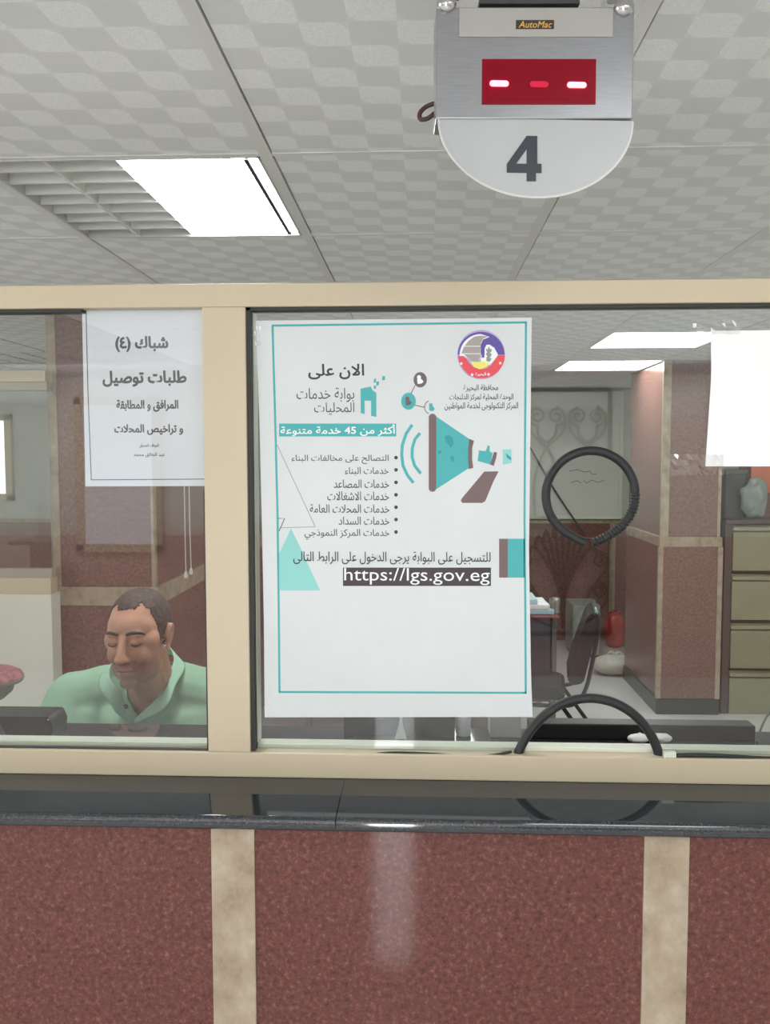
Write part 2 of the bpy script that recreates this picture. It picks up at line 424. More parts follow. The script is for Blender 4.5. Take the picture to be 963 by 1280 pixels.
for bi, (a, b) in enumerate(bays):
    zb = ZB1-.004
    if bi == 0: loops = [[(a-.004, zb), (b+.004, zb), (b+.004, ZT2+.004), (a-.004, ZT2+.004)]]
    else:
        ol = [(a-.004, ZT2+.004), (a-.004, zb)] + [(p.x, max(p.z, zb)) for p in arch_s] + [(b+.004, zb), (b+.004, ZT2+.004)]
        loops = [ol, [(hc.x+hr*cos(2*pi*i/64), hc.z+hr*sin(2*pi*i/64)) for i in range(64)]]
    me = to_wall(curve_fill('pane', loops, .006), YG+.003)
    link('pane', me, GLASS, win)
    mb = MB(); g = .0065
    if bi == 0: mb.box(a, a+g, .006, .03, ZB1, ZT2).box(b-.003, b, .006, .03, ZB1, P(250, 612, .01).z).box(a, P(103, 384, .01).x, .006, .03, ZT2-g*.7, ZT2).box(a, b, .006, YG-.0005, ZB1, ZB1+.002)
    else: mb.box(a, a+g, .006, .03, ZB1, ZT2).box(b-g, b, .006, .03, ZB1, ZT2).box(a, b, .006, .03, ZT2-g*.7, ZT2)
    mb.build('gasket', GASKET, win)
    mb = MB().box(a+g, b-g, .024, .05, ZB1-.002, ZB1+.0055, .001).box(a+g, a+g+.0015, .022, .05, ZB1+.008, ZT2-.005)
    mb.build('glazing_bead', ALU_IN, win)

# rubber hose edging round the two holes
n = 320; pts = []; rr = []
for i in range(n+1):
    t = i/n; a = radians(-96.5 - 350*t)          # starts at the bottom and runs clockwise
    R = hr*1.03; x = hc.x + R*cos(a); z = hc.z + R*sin(a)
    e = min(t, 1-t)
    if e < .09: z -= .006*(1-e/.09)**2
    pts.append((x, YG+.003, z))
    rib = t > .74
    rr.append(.0067*(1 + (.13 if i % 4 < 2 else -.10)) if rib else .0067*(1 + .02*(i % 2)))
o = MB().tube(pts, rr, 12).build('hole_edging', RUBBER, None, True)
setp(o, 'ring of black ribbed hose edging the round speaking hole in the right pane', 'edging')
pts = smooth_path(arch, 14)
o = MB().tube([(p.x, YG+.003, p.z) for p in pts], [.0072*(1+.03*(i % 2)) for i in range(len(pts))], 12).build('hole_edging', RUBBER, None, True)
setp(o, 'black rubber hose arching over the pass-through opening at the foot of the glass', 'edging')

# ------------------------------------------------------------------ papers
TEAL = mat('teal_ink', (66, 172, 174), .5); TEAL2 = mat('light_teal_ink', (140, 208, 203), .5); TEAL3 = mat('deep_teal_ink', (40, 150, 152), .5)
INK = mat('grey_ink', (84, 80, 80), .55); INKD = mat('dark_ink', (62, 54, 54), .55); BROWN = mat('brown_ink', (112, 92, 92), .5); URLB = mat('plum_ink', (52, 40, 44), .45)
WHITE = mat('white_ink', (240, 244, 244), .5); LINE = mat('line_ink', (160, 162, 162), .6); BLK = mat('black_ink', (50, 52, 58), .5); GREYINK = mat('mid_grey_ink', (70, 70, 76), .55)
YP = YG - .0012; Y1 = YP - .0008; Y2 = Y1 - .0004; Y3 = Y2 - .0004
po = thing('poster', P(495, 896, YP), 'large white service poster with teal border taped to the right glass pane', 'poster')
def lerp(a, b, t): return (a[0]+(b[0]-a[0])*t, a[1]+(b[1]-a[1])*t)
def edge(pts, t):
    for (t0, p0), (t1, p1) in zip(pts, pts[1:]):
        if t <= t1: return lerp(p0, p1, (t-t0)/(t1-t0))
    return pts[-1][1]
Ledge = [(0, (320, 401)), (.25, (324.5, 525)), (.5, (327.5, 650)), (.75, (330, 772)), (1, (331, 896.5))]
Redge = [(0, (665, 397)), (.35, (663, 570)), (.6, (661.5, 690)), (.85, (664, 840)), (1, (666, 896))]
mb = MB()
mb.grid(lambda u, v: P(*lerp(edge(Ledge, v), edge(Redge, v), u), YP), 16, 24)
bmesh.ops.recalc_face_normals(mb.b, faces=mb.b.faces[:])
bmesh.ops.solidify(mb.b, geom=mb.b.faces[:], thickness=.0006)
mb.build('sheet', PAPER, po)
bl = [(340.8, 407), (344, 520), (347, 640), (348.5, 750), (349.5, 865)]
mb = MB()
flat('border', [band(bl, 2.6)], Y1, TEAL, po); flat('border', [band([(340, 407), (500, 405), (658.5, 403)], 2.6)], Y1, TEAL, po)
flat('border', [band([(657.8, 402), (656.5, 560), (656, 650), (657, 760), (657.5, 867)], 2.6)], Y1, TEAL, po)
flat('border', [band([(348.5, 865), (658, 866)], 2.6)], Y1, TEAL, po)
text('heading', 'الان على', (386, 455, 455, 474), Y1, INKD, po, .028)
text('text_line', 'بوابة خدمات', (371, 484.5, 443, 503), Y1, INK, po, .004)
text('text_line', 'المحليات', (393, 503, 443, 518.5), Y1, INK, po, .004)
flat('banner', [rect(349, 529.5, 495.5, 545.5)], Y1, TEAL, po)
text('banner_text', 'أكثر من 45 خدمة متنوعة', (351, 530.5, 494, 545), Y2, WHITE, po, .022)
for s, x0, x1, y0, y1, yb in (('التصالح على مخالفات البناء', 364.7, 486, 568.5, 580, 572), ('خدمات البناء', 431.5, 486, 584, 594.5, 587.3), ('خدمات المصاعد', 417.5, 486.5, 599.5, 610, 603),
                              ('خدمات الاشغالات', 409.5, 486.5, 614.5, 625.5, 618.5), ('خدمات المحلات العامة', 387.5, 487, 630.5, 641, 634), ('خدمات السداد', 423.5, 487, 646, 656, 649.4), ('خدمات المركز النموذجي', 381, 487, 661.5, 674.5, 665)):
    text('text_line', s, (x0, y0, x1, y1), Y1, INK, po, .012)
    flat('bullet', [circ(495.3, yb, 2.3, n=14)], Y1, INKD, po)
flat('triangle', [[(364, 660.5), (400.5, 738), (350, 738), (349, 692)]], Y1, TEAL2, po)
flat('outline_triangle', [band([(346.5, 556), (394.3, 658.5)], .9)], Y1, LINE, po); flat('outline_triangle', [band([(349, 659.8), (394.3, 658.5)], .9)], Y1, LINE, po)
flat('outline_triangle', [band([(347.5, 648), (356, 648), (349, 664)], 1.1)], Y1, INK, po)
text('text_line', 'للتسجيل على البوابة يرجى الدخول على الرابط التالى', (367, 690, 613.5, 705), Y2, INKD, po, .008)
flat('link_bar', [rect(429, 709.5, 614, 732.5)], Y1, URLB, po)
text('link_text', 'https://lgs.gov.eg', (430.5, 710.5, 612.5, 730.5), Y2, WHITE, po, 0, False)
flat('side_block', [rect(635, 673.5, 656.2, 722)], Y1, TEAL, po, ); flat('side_block', [rect(624.2, 673.5, 635, 722)], Y1, BROWN, po)
def z5(*pts): return [(340+x*.1765, 440+y*.1765) for x, y in pts]
def z4(*pts): return [(490+x*.17653, 450+y*.17653) for x, y in pts]
flat('portal_mark', [z5((628, 260), (700, 245), (712, 268), (740, 290), (740, 460), (703, 452), (703, 345), (657, 345), (657, 440), (630, 432))], Y1, TEAL, po)
for q in (((722, 192), (738, 186), (738, 214), (722, 220)), ((740, 210), (760, 207), (758, 235), (740, 238)), ((722, 240), (738, 236), (738, 258), (722, 262)), ((782, 172), (802, 170), (802, 198), (782, 202))):
    flat('portal_pixel', [z5(*q)], Y1, TEAL, po)
# emblem
VIO = mat('violet_ink', (92, 78, 160), .5); RED = mat('red_ink', (226, 76, 84), .5); YEL = mat('yellow_ink', (238, 232, 110), .5); LIL = mat('lilac_ink', (176, 166, 214), .5); GRN = mat('stem_ink', (140, 150, 140), .5); STONE = mat('stone_ink', (166, 158, 154), .5)
def ze(*pts): return [(560+x*.09375, 400+y*.09375) for x, y in pts]
ecx, ecy = 445, 462
em = flat('emblem', [ze(*circ(ecx, ecy, 318, 330, n=48))], Y1, LIL, po)
Y1b = Y1-.0003; Y1c = Y1-.0006; Y1d = Y1-.0009
flat('emblem_rim', [ze(*circ(ecx, ecy, 312, 305, 180, 360)), ], Y1b, VIO, em)
flat('emblem_field', [ze(*circ(ecx-5, ecy+8, 282, 282, 178, 270), (560, 225), (470, 260), (440, 330), (440, 510), (400, 545), (330, 540), (250, 500), (215, 478))], Y1c, WHITE, em)
flat('emblem_building', [ze((185, 440), (215, 360), (270, 285), (350, 225), (430, 208), (540, 220), (470, 250), (440, 310), (435, 500), (400, 545), (330, 540), (265, 505), (230, 470))], Y1d, STONE, em)
for y in (345, 445): flat('emblem_line', [ze((190, y), (436, y), (436, y+9), (190, y+9))], Y1d-.0003, WHITE, em)
flat('emblem_field', [ze((490, 500), (492, 380), (515, 330), (560, 328), (620, 370), (665, 450), (665, 470), (620, 540), (560, 600), (440, 600), (440, 505))], Y1c, WHITE, em)
flat('emblem_band', [ze((135, 480), (200, 482), (250, 520), (290, 580), (350, 635), (430, 655), (510, 645), (580, 600), (625, 530), (680, 470), (760, 470), (755, 540), (725, 610), (670, 690), (590, 750), (500, 775), (390, 775), (290, 740), (210, 660), (155, 570))], Y1c, RED, em)
flat('emblem_ground', [ze((300, 555), (380, 560), (440, 556), (500, 560), (560, 575), (520, 622), (470, 648), (420, 655), (350, 625))], Y1d-.0002, YEL, em)
flat('emblem_hook', [ze((460, 505), (463, 340), (490, 285), (550, 255), (620, 262), (560, 300), (505, 325), (488, 360), (486, 500))], Y1d-.0003, VIO, em)
flat('emblem_plant', [ze((540, 360), (552, 360), (560, 385), (585, 390), (582, 420), (560, 440), (584, 450), (580, 480), (558, 500), (582, 510), (575, 540), (545, 562), (515, 540), (515, 500), (530, 480), (512, 465), (512, 440), (530, 430), (512, 410), (514, 385), (535, 390))], Y1d, GRN, em)
for x, y in ((180, 580), (700, 575), (325, 730), (545, 725)): flat('emblem_star', [ze(*[(x + (26 if i % 2 == 0 else 11)*cos(i*pi/5-pi/2), y + (26 if i % 2 == 0 else 11)*sin(i*pi/5-pi/2)) for i in range(10)])], Y1d, WHITE, em)
text('emblem_text', 'البحيرة', (560+370*.09375, 400+700*.09375, 560+510*.09375, 400+750*.09375), Y1d, WHITE, em, .02)
text('text_line', 'محافظة البحيرة', (580, 480.5, 623, 490), Y1, INKD, po, .014)
text('text_line', 'الوحدة المحلية لمركز الدلنجات', (562, 492, 642, 501.5), Y1, INKD, po, .014)
text('text_line', 'المركز التكنولوجى لخدمة المواطنين', (556, 502.5, 648, 513), Y1, INKD, po, .014)
# megaphone picture
flat('sound_wave', [band([(515.5+2*0, 530.8), (508, 542), (503.2, 556), (502.3, 568), (504, 582), (509.5, 594), (517, 603.5)], 3.8)], Y1, TEAL, po)
flat('sound_wave', [band([(525.3, 541.2), (519, 549), (515.6, 560), (515.3, 571), (518.5, 582), (526.3, 592)], 3.8)], Y1, TEAL, po)
mg = flat('megaphone_cone', [z4((315, 400), (550, 560), (548, 765), (315, 915))], Y1, TEAL, po)
flat('megaphone_rim', [circ(540.9, 521.8, 4.7, 4.7, 180, 360, 12) + circ(540.9, 610, 4.7, 4.7, 0, 180, 12)], Y2, BROWN, mg)
flat('megaphone_collar', [z4((548, 558), (582, 572), (570, 620), (568, 700), (577, 765), (545, 772), (540, 700), (542, 620))], Y2, BROWN, mg)
flat('leaf', [z4((375, 540), (400, 530), (430, 550), (438, 590), (420, 625), (400, 600), (378, 575))], Y2, TEAL3, mg)
flat('leaf', [z4((410, 690), (425, 675), (440, 690), (442, 715), (425, 720))], Y2, TEAL3, mg); flat('leaf', [z4((328, 640), (350, 640), (348, 662), (330, 668))], Y2, TEAL3, mg)
flat('megaphone_handle', [z4((655, 790), (757, 788), (720, 860), (662, 1000), (640, 1012), (500, 1012), (488, 996), (500, 975))], Y1, BROWN, po)
flat('thumb_mark', [z4((618, 640), (665, 645), (680, 605), (692, 607), (694, 645), (715, 660), (698, 740), (608, 715))], Y1, TEAL, po)
flat('thumb_cuff', [z4((725, 650), (745, 655), (740, 690), (722, 750), (696, 740), (712, 690))], Y1b, BROWN, po)
flat('thumb_mark', [z4((786, 634), (848, 632), (848, 730), (786, 740))], Y1, TEAL2, po); flat('leaf', [z4((808, 660), (845, 690), (845, 712), (815, 690))], Y1b, TEAL3, po)
flat('icon_link', [band(z4((165, 180), (135, 240)), 1)], Y1, INK, po); flat('icon_link', [band(z4((165, 320), (230, 335)), 1)], Y1, INK, po)
for (x, y), r, m1, m2 in (((201, 140), 47, mat('icon_brown', (104, 94, 92), .5), WHITE), ((118, 292), 52, TEAL, BROWN)):
    ic = flat('icon_disc', [z4(*circ(x, y, r, r*1.15))], Y1, m1, po)
    flat('icon_figure', [z4(*circ(x-8, y-18, 14, 15))], Y2, m2, ic); flat('icon_figure', [z4((x-22, y-5), (x+2, y-12), (x+24, y+12), (x+12, y+26), (x-18, y+30))], Y1c, m2, ic)
flat('icon_ring', [band(z4(*circ(277, 335, 45, 48, 110, 250, 14)), .9)], Y1, INK, po)
flat('icon_figure', [z4((265, 308), (288, 308), (290, 328), (305, 345), (292, 362), (265, 358))], Y1, TEAL, po)

# clerk's notice behind the left pane
YN = YG + .0085
no = thing('notice', P(180, 608, YN), 'white notice with thin black border behind the left pane, above the clerk', 'notice')
mb = MB(); La = [(0, (102.5, 375)), (1, (107, 608))]; Ra = [(0, (264, 375)), (1, (264, 607.5))]
mb.grid(lambda u, v: P(*lerp(edge(La, v), edge(Ra, v), u), YN), 6, 8); bmesh.ops.recalc_face_normals(mb.b, faces=mb.b.faces[:]); bmesh.ops.solidify(mb.b, geom=mb.b.faces[:], thickness=.0005)
mb.build('sheet', noisy('notice_paper', [(.3, (240, 239, 248)), (.7, (245, 244, 251))], 5, .5, 3), no)
YN1 = YN - .0007
flat('border', [band([(107.3, 378), (110, 490), (114.2, 600.5)], 1.0)], YN1, GREYINK, no); flat('border', [band([(114, 599.8), (264, 598.8)], 1.0)], YN1, GREYINK, no)
text('text_line', 'شباك (٤)', (145, 420.5, 209.5, 439.5), YN1, GREYINK, no, .05)
text('text_line', 'طلبات توصيل', (129, 463.5, 232.5, 483), YN1, GREYINK, no, .05)
text('text_line', 'المرافق و المطابقة', (146, 500, 222.5, 514.5), YN1, GREYINK, no, .05)
text('text_line', 'و تراخيص المحلات', (143.5, 530.5, 228.5, 543.5), YN1, GREYINK, no, .05)
text('text_line', 'الموظف المسئول', (174.5, 554.5, 198.5, 559.5), YN1, GREYINK, no, .03)
text('text_line', 'عبد الخالق محمد', (167, 566, 206, 571.5), YN1, GREYINK, no, .03)

# bright sheet on the right
sh = MB(); La = [(0, (889, 413.5)), (.35, (889.5, 470)), (1, (882, 583))]
rx = P(889, 413, YP).x + .297
ra = P(963, 414, YP); 
def shf(u, v):
    a = P(*edge(La, v), YP); return Vector((a.x + (rx-a.x)*u, YP, a.z))
sh.grid(shf, 8, 10); bmesh.ops.recalc_face_normals(sh.b, faces=sh.b.faces[:]); bmesh.ops.solidify(sh.b, geom=sh.b.faces[:], thickness=.0006)
o = sh.build('paper_sheet', PAPER_B); setp(o, 'blank-looking bright white sheet taped to the right end of the glass', 'paper')
CLEAR = glass_mat('clear_tape', (.93, .93, .93), .10)
def tape(pxs, label, seed):
    x0, y0, x1, y1 = pxs; rnd = random.Random(seed)
    mb = MB(); hts = [[rnd.uniform(0, .0012) for j in range(5)] for i in range(15)]
    def fn(u, v):
        p = P(x0+(x1-x0)*u, y0+(y1-y0)*v, YG-.0022); i, j = round(u*14), round(v*4)
        return p + Vector((0, -hts[i][j], rnd.uniform(-.0006, .0006)))
    mb.grid(fn, 14, 4); o = mb.build('clear_tape', CLEAR); setp(o, label, 'tape', 'clear tape on the glass')
tape((838, 568, 905, 594), 'wrinkled clear tape at the lower left corner of the bright sheet', 3)
tape((862, 400, 925, 418), 'clear tape strip along the top edge of the bright sheet', 5)
tape((308, 408, 326, 432), 'small clear tape tab at the upper left corner of the teal-bordered poster', 8)

# ------------------------------------------------------------------ number display hanging from the ceiling
YD = -.255
dd = thing('number_display', P(670, 75, YD), 'hanging queue display with red dashes over a half-round plate numbered 4', 'display')
def pbox(mb, x0, y0, x1, y1, ya, yb, bev=0):
    a = P(x0, y1, ya); b = P(x1, y0, ya); return mb.box(a.x, b.x, ya, yb, a.z, b.z, bev)
STEEL = noisy('brushed_steel', [(.3, (158, 160, 163)), (.7, (170, 172, 175))], 30, .34, 3, stretch=(1, 1, 18), metal=.75)
pbox(MB(), 545, 6, 795, 150.5, YD, YD+.05, .0015).build('housing', STEEL, dd)
pbox(MB(), 574, 8, 768, 48, YD-.0012, YD, 0).build('label_plate', mat('frosted_plate', (176, 174, 170), .5), dd)
lb = pbox(MB(), 645, 24.5, 693, 36.5, YD-.002, YD-.001).build('brand_label', mat('brand_black', (62, 54, 48), .4), dd)
text('brand_text', 'AutoMac', (648.5, 26, 690.5, 35), YD-.0024, mat('gold_ink', (226, 178, 92), .4), lb, .012, False, .25)
sc = pbox(MB(), 602.3, 72, 746.5, 131.5, YD-.0012, YD, .0003).build('screen', mat('red_acrylic', (138, 4, 32), .3, spec=.2), dd)
pbox(MB(), 608, 77.5, 740, 126, YD-.0016, YD-.001, .0002).build('screen_window', mat('red_acrylic_dark', (134, 3, 30), .3, spec=.2), sc)
LED = emis('led_red', (255, 120, 140), 5); LED2 = emis('led_dim', (255, 60, 90), .75)
for x0, x1, m in ((612, 636, LED), (662.5, 686, LED2), (709.5, 734, LED)):
    y0, y1 = 101.5, 109
    flat('segment', [circ(x0+3.6, 105.2, 3.6, 3.6, 90, 270, 8) + circ(x1-3.6, 105.2, 3.6, 3.6, 270, 450, 8)], YD-.0026, m, sc, .001)
pl = [(547, 150), (793, 150)] + circ(670.5, 150, 122.5, 97, 0, 180, 60)
plate = flat('number_plate', [pl], YD+.004, noisy('white_plate', [(.3, (176, 180, 180)), (.7, (184, 188, 188))], 8, .35), dd, .004)
flat('plate_edge', [circ(670.5, 150, 123.4, 98.2, 0, 180, 60) + [(x, y) for x, y in circ(670.5, 150, 120.8, 95.3, 0, 180, 60)][::-1]], YD+.0015, mat('plate_rim', (205, 206, 202), .3), plate, .001)
def z7(*pts): return [(500+x*.34268, y*.34268) for x, y in pts]
flat('numeral', [z7((463, 496), (502, 496), (502, 597), (518, 597), (518, 631), (497, 631), (497, 661), (463, 661), (463, 631), (390, 631), (390, 600)), z7((463, 545), (425, 598), (463, 598))], YD+.0015, mat('numeral_black', (44, 50, 58), .4), plate, .0006)
for x in (558, 781):
    c = P(x, 7, YD); MB().ell((c.x, YD-.002, c.z), (.0115, .008, .0115)).build('bolt', CHROME, dd, True)
pbox(MB(), 600, -6, 726, 6, YD+.004, YD+.03).build('bracket', mat('bracket_dark', (70, 70, 72), .5), dd)
for x in (572, 768):
    c = P(x, 0, YD+.03); MB().tube([(c.x, YD+.03, c.z), (c.x, YD+.03, H)], .006, 10).build('hanger_rod', CHROME, dd)
dd.rotation_euler = (0, 0, YAW)
c = [P(*q, YD+.04) for q in ((556, 128), (545, 129), (532, 134), (525, 142), (526, 149), (535, 148), (546, 140), (556, 137))]
o = MB().tube(smooth_path(c, 5), .0028, 8).build('cable', mat('cable_brown', (74, 52, 48), .45), None, True)
setp(o, 'brown cable looping out behind the left edge of the hanging display', 'cable')

# ------------------------------------------------------------------ ceiling lights
LAMPM = {'half': emis('lamp_near', (255, 255, 253), NEAR_LAMP), 'on': emis('lamp_office', (250, 255, 250), OFFICE_LAMP), 'hall': emis('lamp_hall_fill', (250, 252, 255), HALL_FILL), 'far': emis('lamp_far', (250, 255, 250), 15), 'near': emis('lamp_side_fill', (250, 255, 252), NEAR_LAMP)}
LOUV = mat('louvre_white', (226, 228, 224), .35); LFRAME = mat('lamp_frame', (196, 197, 194), .4)
LLAB = {(0, 0): 'square ceiling light over the clerk, louvred left half dark and right half glaring white', (3, 4): 'lit square ceiling light seen through the glass beside the bright sheet',
        (3, 6): 'smaller-looking lit ceiling light farthest back, seen through the glass', (-3, 5): 'unlit louvred ceiling light seen at the top left through the glass', (-5, 2): 'unseen ceiling light added to brighten the far left of the office', (1, 4): 'added ceiling light hidden behind the teal-bordered poster, brightening the office', (5, 4): 'unseen ceiling light added over the right end of the office, deeper row', (5, 1): 'unseen ceiling light added over the right end of the office, nearer row',
        (-5, 5): 'unseen ceiling light added to brighten the far left corner of the office', (4, -4): 'added hall fill light in the ceiling behind the viewer, far right', (-5, -4): 'added hall fill light in the ceiling behind the viewer, far left', (-2, -3): 'added hall fill light in the ceiling behind the viewer, left', (2, -3): 'added hall fill light in the ceiling behind the viewer, right'}
for (i, j), st in lit_cells.items():
    x0, y0 = GX+i*TS, GY+j*TS; x1, y1 = x0+TS-.024, y0+TS-.014
    t = thing('ceiling_light', ((x0+x1)/2, (y0+y1)/2, H), LLAB[(i, j)], 'light', 'square ceiling lights')
    mb = MB().box(x0, x1, y0, y1, H+.07, H+.08)
    for q in ((x0, x0+.006, y0, y1), (x1-.006, x1, y0, y1), (x0, x1, y0, y0+.006), (x0, x1, y1-.006, y1)): mb.box(q[0], q[1], q[2], q[3], H-.003, H+.075)
    mb.build('housing', LFRAME, t)
    if st in ('half', 'off'):
        xe = x0+.285 if st == 'half' else x1
        mb = MB()
        for k in range(1, 8):
            y = y0 + (y1-y0)*k/8
            mb.prism([(y-.001, H+.036), (y-.0035, H), (y+.0035, H), (y+.001, H+.036)], 'x', x0+.006, xe)
        mb.build('louvre', LOUV, t)
        mb = MB()
        for x in ((x0+.14,) if st == 'half' else (x0+.14, x0+.285, x0+.43)): mb.box(x-.004, x+.004, y0+.006, y1-.006, H-.001, H+.04)
        mb.build('divider', LOUV, t)
        MB().tube([(x0+.075, y0+.02, H+.055), (x0+.075, y1-.02, H+.055)], .013, 12).build('tube', mat('dead_tube', (200, 202, 200), .3), t, True)
    if st == 'half':
        MB().box(xe-.003, xe, y0+.006, y1-.006, H+.002, H+.07).build('lamp_shield', LFRAME, t)  # plate added to shield the louvred half from the lamp panel
        MB().box(xe, x1-.034, y0+.008, y1-.008, H+.001, H+.004).build('lamp_panel', LAMPM[st], t)
        MB().box(x1-.030, x1-.008, y0+.008, y1-.02, H+.003, H+.006).build('lamp_strip', LAMPM[st], t)
        MB().box(x1-.037, x1-.028, y0+.02, y1-.006, H-.001, H+.008).build('dark_slit', GASKET, t)
    elif st != 'off':
        MB().box(x0+.006, x1-.006, y0+.006, y1-.006, H+.001, H+.004).build('lamp_panel', LAMPM[st], t)

# ------------------------------------------------------------------ granite columns in the office
def column(nm, label, x0, x1, y0, y1, zb0, zb1, trim=.022):
    t = thing(nm, ((x0+x1)/2, (y0+y1)/2, 0), label, 'column')
    MB().box(x0, x1, y0, y1, .1, zb0, .003).build('lower_cladding', GRANITE_IN, t)
    MB().box(x0+.01, x1-.01, y0+.01, y1-.01, zb1, H, .003).build('upper_cladding', GRANITE_IN, t)
    MB().box(x0-.004, x1+.004, y0-.004, y1+.004, zb0, zb1, .003).build('stone_band', MARBLE, t)
    MB().box(x0-.006, x1+.006, y0-.006, y1+.006, 0, .1, .003).build('base', mat('black_base', (44, 44, 44), .3), t)
    mb = MB()
    for x in (x0, x1):
        s = trim/2
        mb.box(x-s*.6 if x == x0 else x-trim*.7, x+trim*.7 if x == x0 else x+s*.6, y0-.004, y0+.02, .1, zb0)
        mb.box(x+.004, x+.004+trim*1.6, y0+.005, y0+.03, zb1, H) if x == x0 else mb.box(x-.012-trim*.5, x-.008, y0+.005, y0+.03, zb1, H)
    mb.build('edge_trim', MARBLE, t)
    return t
YC1, YC2 = 1.95, 4.02
column('granite_column', 'red granite pillar with a beige stone band behind the clerk', P(64, 740, YC1).x, P(197, 740, YC1).x, YC1, 5.1, P(100, 757, YC1).z, P(100, 733.5, YC1).z)
column('granite_column', 'red granite pillar right of the round hole, beside the filing cabinet', P(825, 700, YC2).x, P(902, 700, YC2).x, YC2, YC2+.85, P(860, 683.5, YC2).z, P(860, 671, YC2).z, .03)

# partition at the far left, beyond the clerk
YS = 1.86
sx0, sx1 = P(-260, 600, YS).x, P(60, 600, YS).x
lw = MB().box(sx0, sx1, YS, YS+.08, 0, P(20, 743, YS).z).build('wall_partition', WHITEWALL); setp(lw, kind='structure')
w4 = thing('window_4', ((sx0+sx1)/2, YS, P(20, 743, YS).z), kind='structure')
for ya, yb, m, dy in ((463, 477, ALU, 0), (722.5, 743, ALU, 0)):
    MB().box(sx0, sx1, YS+dy, YS+.06, P(20, yb, YS).z, P(20, ya, YS).z, .002).build('rail', m, w4)
for ya, yb in ((477, 487.5), (711.5, 722.5)):
    MB().box(sx0, sx1, YS+.012, YS+.05, P(20, yb, YS).z, P(20, ya, YS).z, .001).build('track', mat('grey_track', (168, 160, 146), .4), w4)
MB().box(sx0, sx1, YS+.025, YS+.031, P(20, 712, YS).z, P(20, 487, YS).z).build('pane', GLASS, w4)
MB().box(sx0-.06, sx0, YS, YS+.06, P(20, 743, YS).z, P(20, 463, YS).z).build('post', ALU, w4)

# ------------------------------------------------------------------ the clerk
def rmesh(mb, vox, it=3, fac=.5):
    """merge the overlapping shapes of a bmesh into one continuous smooth skin"""
    me = mb.mesh('tmp'); o = bpy.data.objects.new('tmp', me); COL.objects.link(o)
    m = o.modifiers.new('r', 'REMESH'); m.mode = 'VOXEL'; m.voxel_size = vox
    out = eval_mesh(o); bpy.data.objects.remove(o); bpy.data.meshes.remove(me)
    bm = bmesh.new(); bm.from_mesh(out)
    for _ in range(it): bmesh.ops.smooth_vert(bm, verts=bm.verts[:], factor=fac, use_axis_x=True, use_axis_y=True, use_axis_z=True)
    bm.to_mesh(out); bm.free(); return out
YH = .60
HC = P(174, 795, YH)                                   # middle of the head
HM = Matrix.Translation(HC) @ Matrix.Rotation(radians(-7), 4, 'Z') @ Matrix.Rotation(radians(1), 4, 'X') @ Matrix.Rotation(radians(-2), 4, 'Y')
HSC = .87
HR = HM.to_3x3()
def hp(x, y, z): return HM @ (Vector((x, y, z))*HSC)
NB = P(192, 866, .76)                                  # root of the neck
SL, SR = P(97, 876, .80), P(284, 878, .80)             # shoulder joints
MX = (SL.x+SR.x)/2; ZS = (SL.z+SR.z)/2
EL, ER = SL + Vector((-.05, -.15, -.23)), SR + Vector((.05, -.15, -.23))
EL.z = ER.z = .795
WL, WR = Vector((MX-.13, .40, .782)), Vector((MX+.13, .40, .782))
def torso(mb, g):
    mb.ell((MX, .81, ZS-.09), (.165+g, .105+g, .16+g)); mb.ell((MX, .79, ZS-.30), (.155+g, .12+g, .22+g)); mb.ell((MX, .84, .52), (.165+g, .13+g, .13+g))
    for S in (SL, SR): mb.capsule((MX+(S.x-MX)*.25, .80, ZS+.035), S, .058+g, .062+g); mb.capsule((MX+(S.x-MX)*.2, .76, ZS-.08), (S.x*.75+MX*.25, .79, ZS-.05), .085+g, .075+g)
    mb.capsule((MX, .79, ZS-.02), tuple(NB), .075+g, .06+g)
def arm(mb, S, E, g, t=1): mb.capsule(S, S.lerp(E, t), .058+g, .046+g)
hd = MB()
def he(c, r, **k): hd.ell(hp(*c), [v*HSC for v in r], HR, **k)
he((0, .014, .036), (.0745, .094, .084)); he((0, -.028, -.03), (.0635, .060, .082)); he((0, -.02, .03), (.068, .07, .06))
he((0, -.034, -.078), (.052, .050, .036)); he((0, -.076, -.102), (.022, .018, .017)); he((.034, -.02, -.075), (.026, .05, .03)); he((-.034, -.02, -.075), (.026, .05, .03))
for s in (-1, 1):
    he((s*.035, -.062, -.032), (.023, .022, .026)); he((s*.027, -.0800, .0215), (.022, .010, .0080)); he((s*.031, -.0765, .0035), (.0155, .0125, .0115))
    he((s*.0125, -.1005, -.0385), (.0085, .0105, .0085)); he((s*.05, -.04, .0), (.022, .03, .03))
    # ear: rim, lobe and hollow
    pts = [hp(s*(.076+.008*sin(t)), .012+.014*cos(t+.2)+.006, -.002+.030*sin(t)) for t in [radians(a) for a in range(-80, 200, 20)]]
    hd.tube(pts, .0052, 8); he((s*.0755, .012, -.004), (.006, .014, .024)); he((s*.077, .004, -.030), (.006, .008, .009))
hd.capsule(hp(0, -.086, .014), hp(0, -.108, -.034), .0085, .0110); hd.ell(hp(0, -.1105, -.038), (.0112, .0105, .0095), HR)
he((0, -.083, -.058), (.026, .013, .013)); he((0, -.083, -.083), (.022, .012, .009))
he((.008, -.0905, -.0645), (.0155, .0072, .0042)); he((-.008, -.0905, -.0645), (.0155, .0072, .0042)); he((0, -.0895, -.0728), (.018, .0078, .0048))
hd.capsule(hp(0, .022, -.06), tuple(NB), .052, .058); hd.capsule(hp(0, .0, -.07), (NB.x, NB.y-.010, NB.z+.01), .047, .050)
torso(hd, 0)
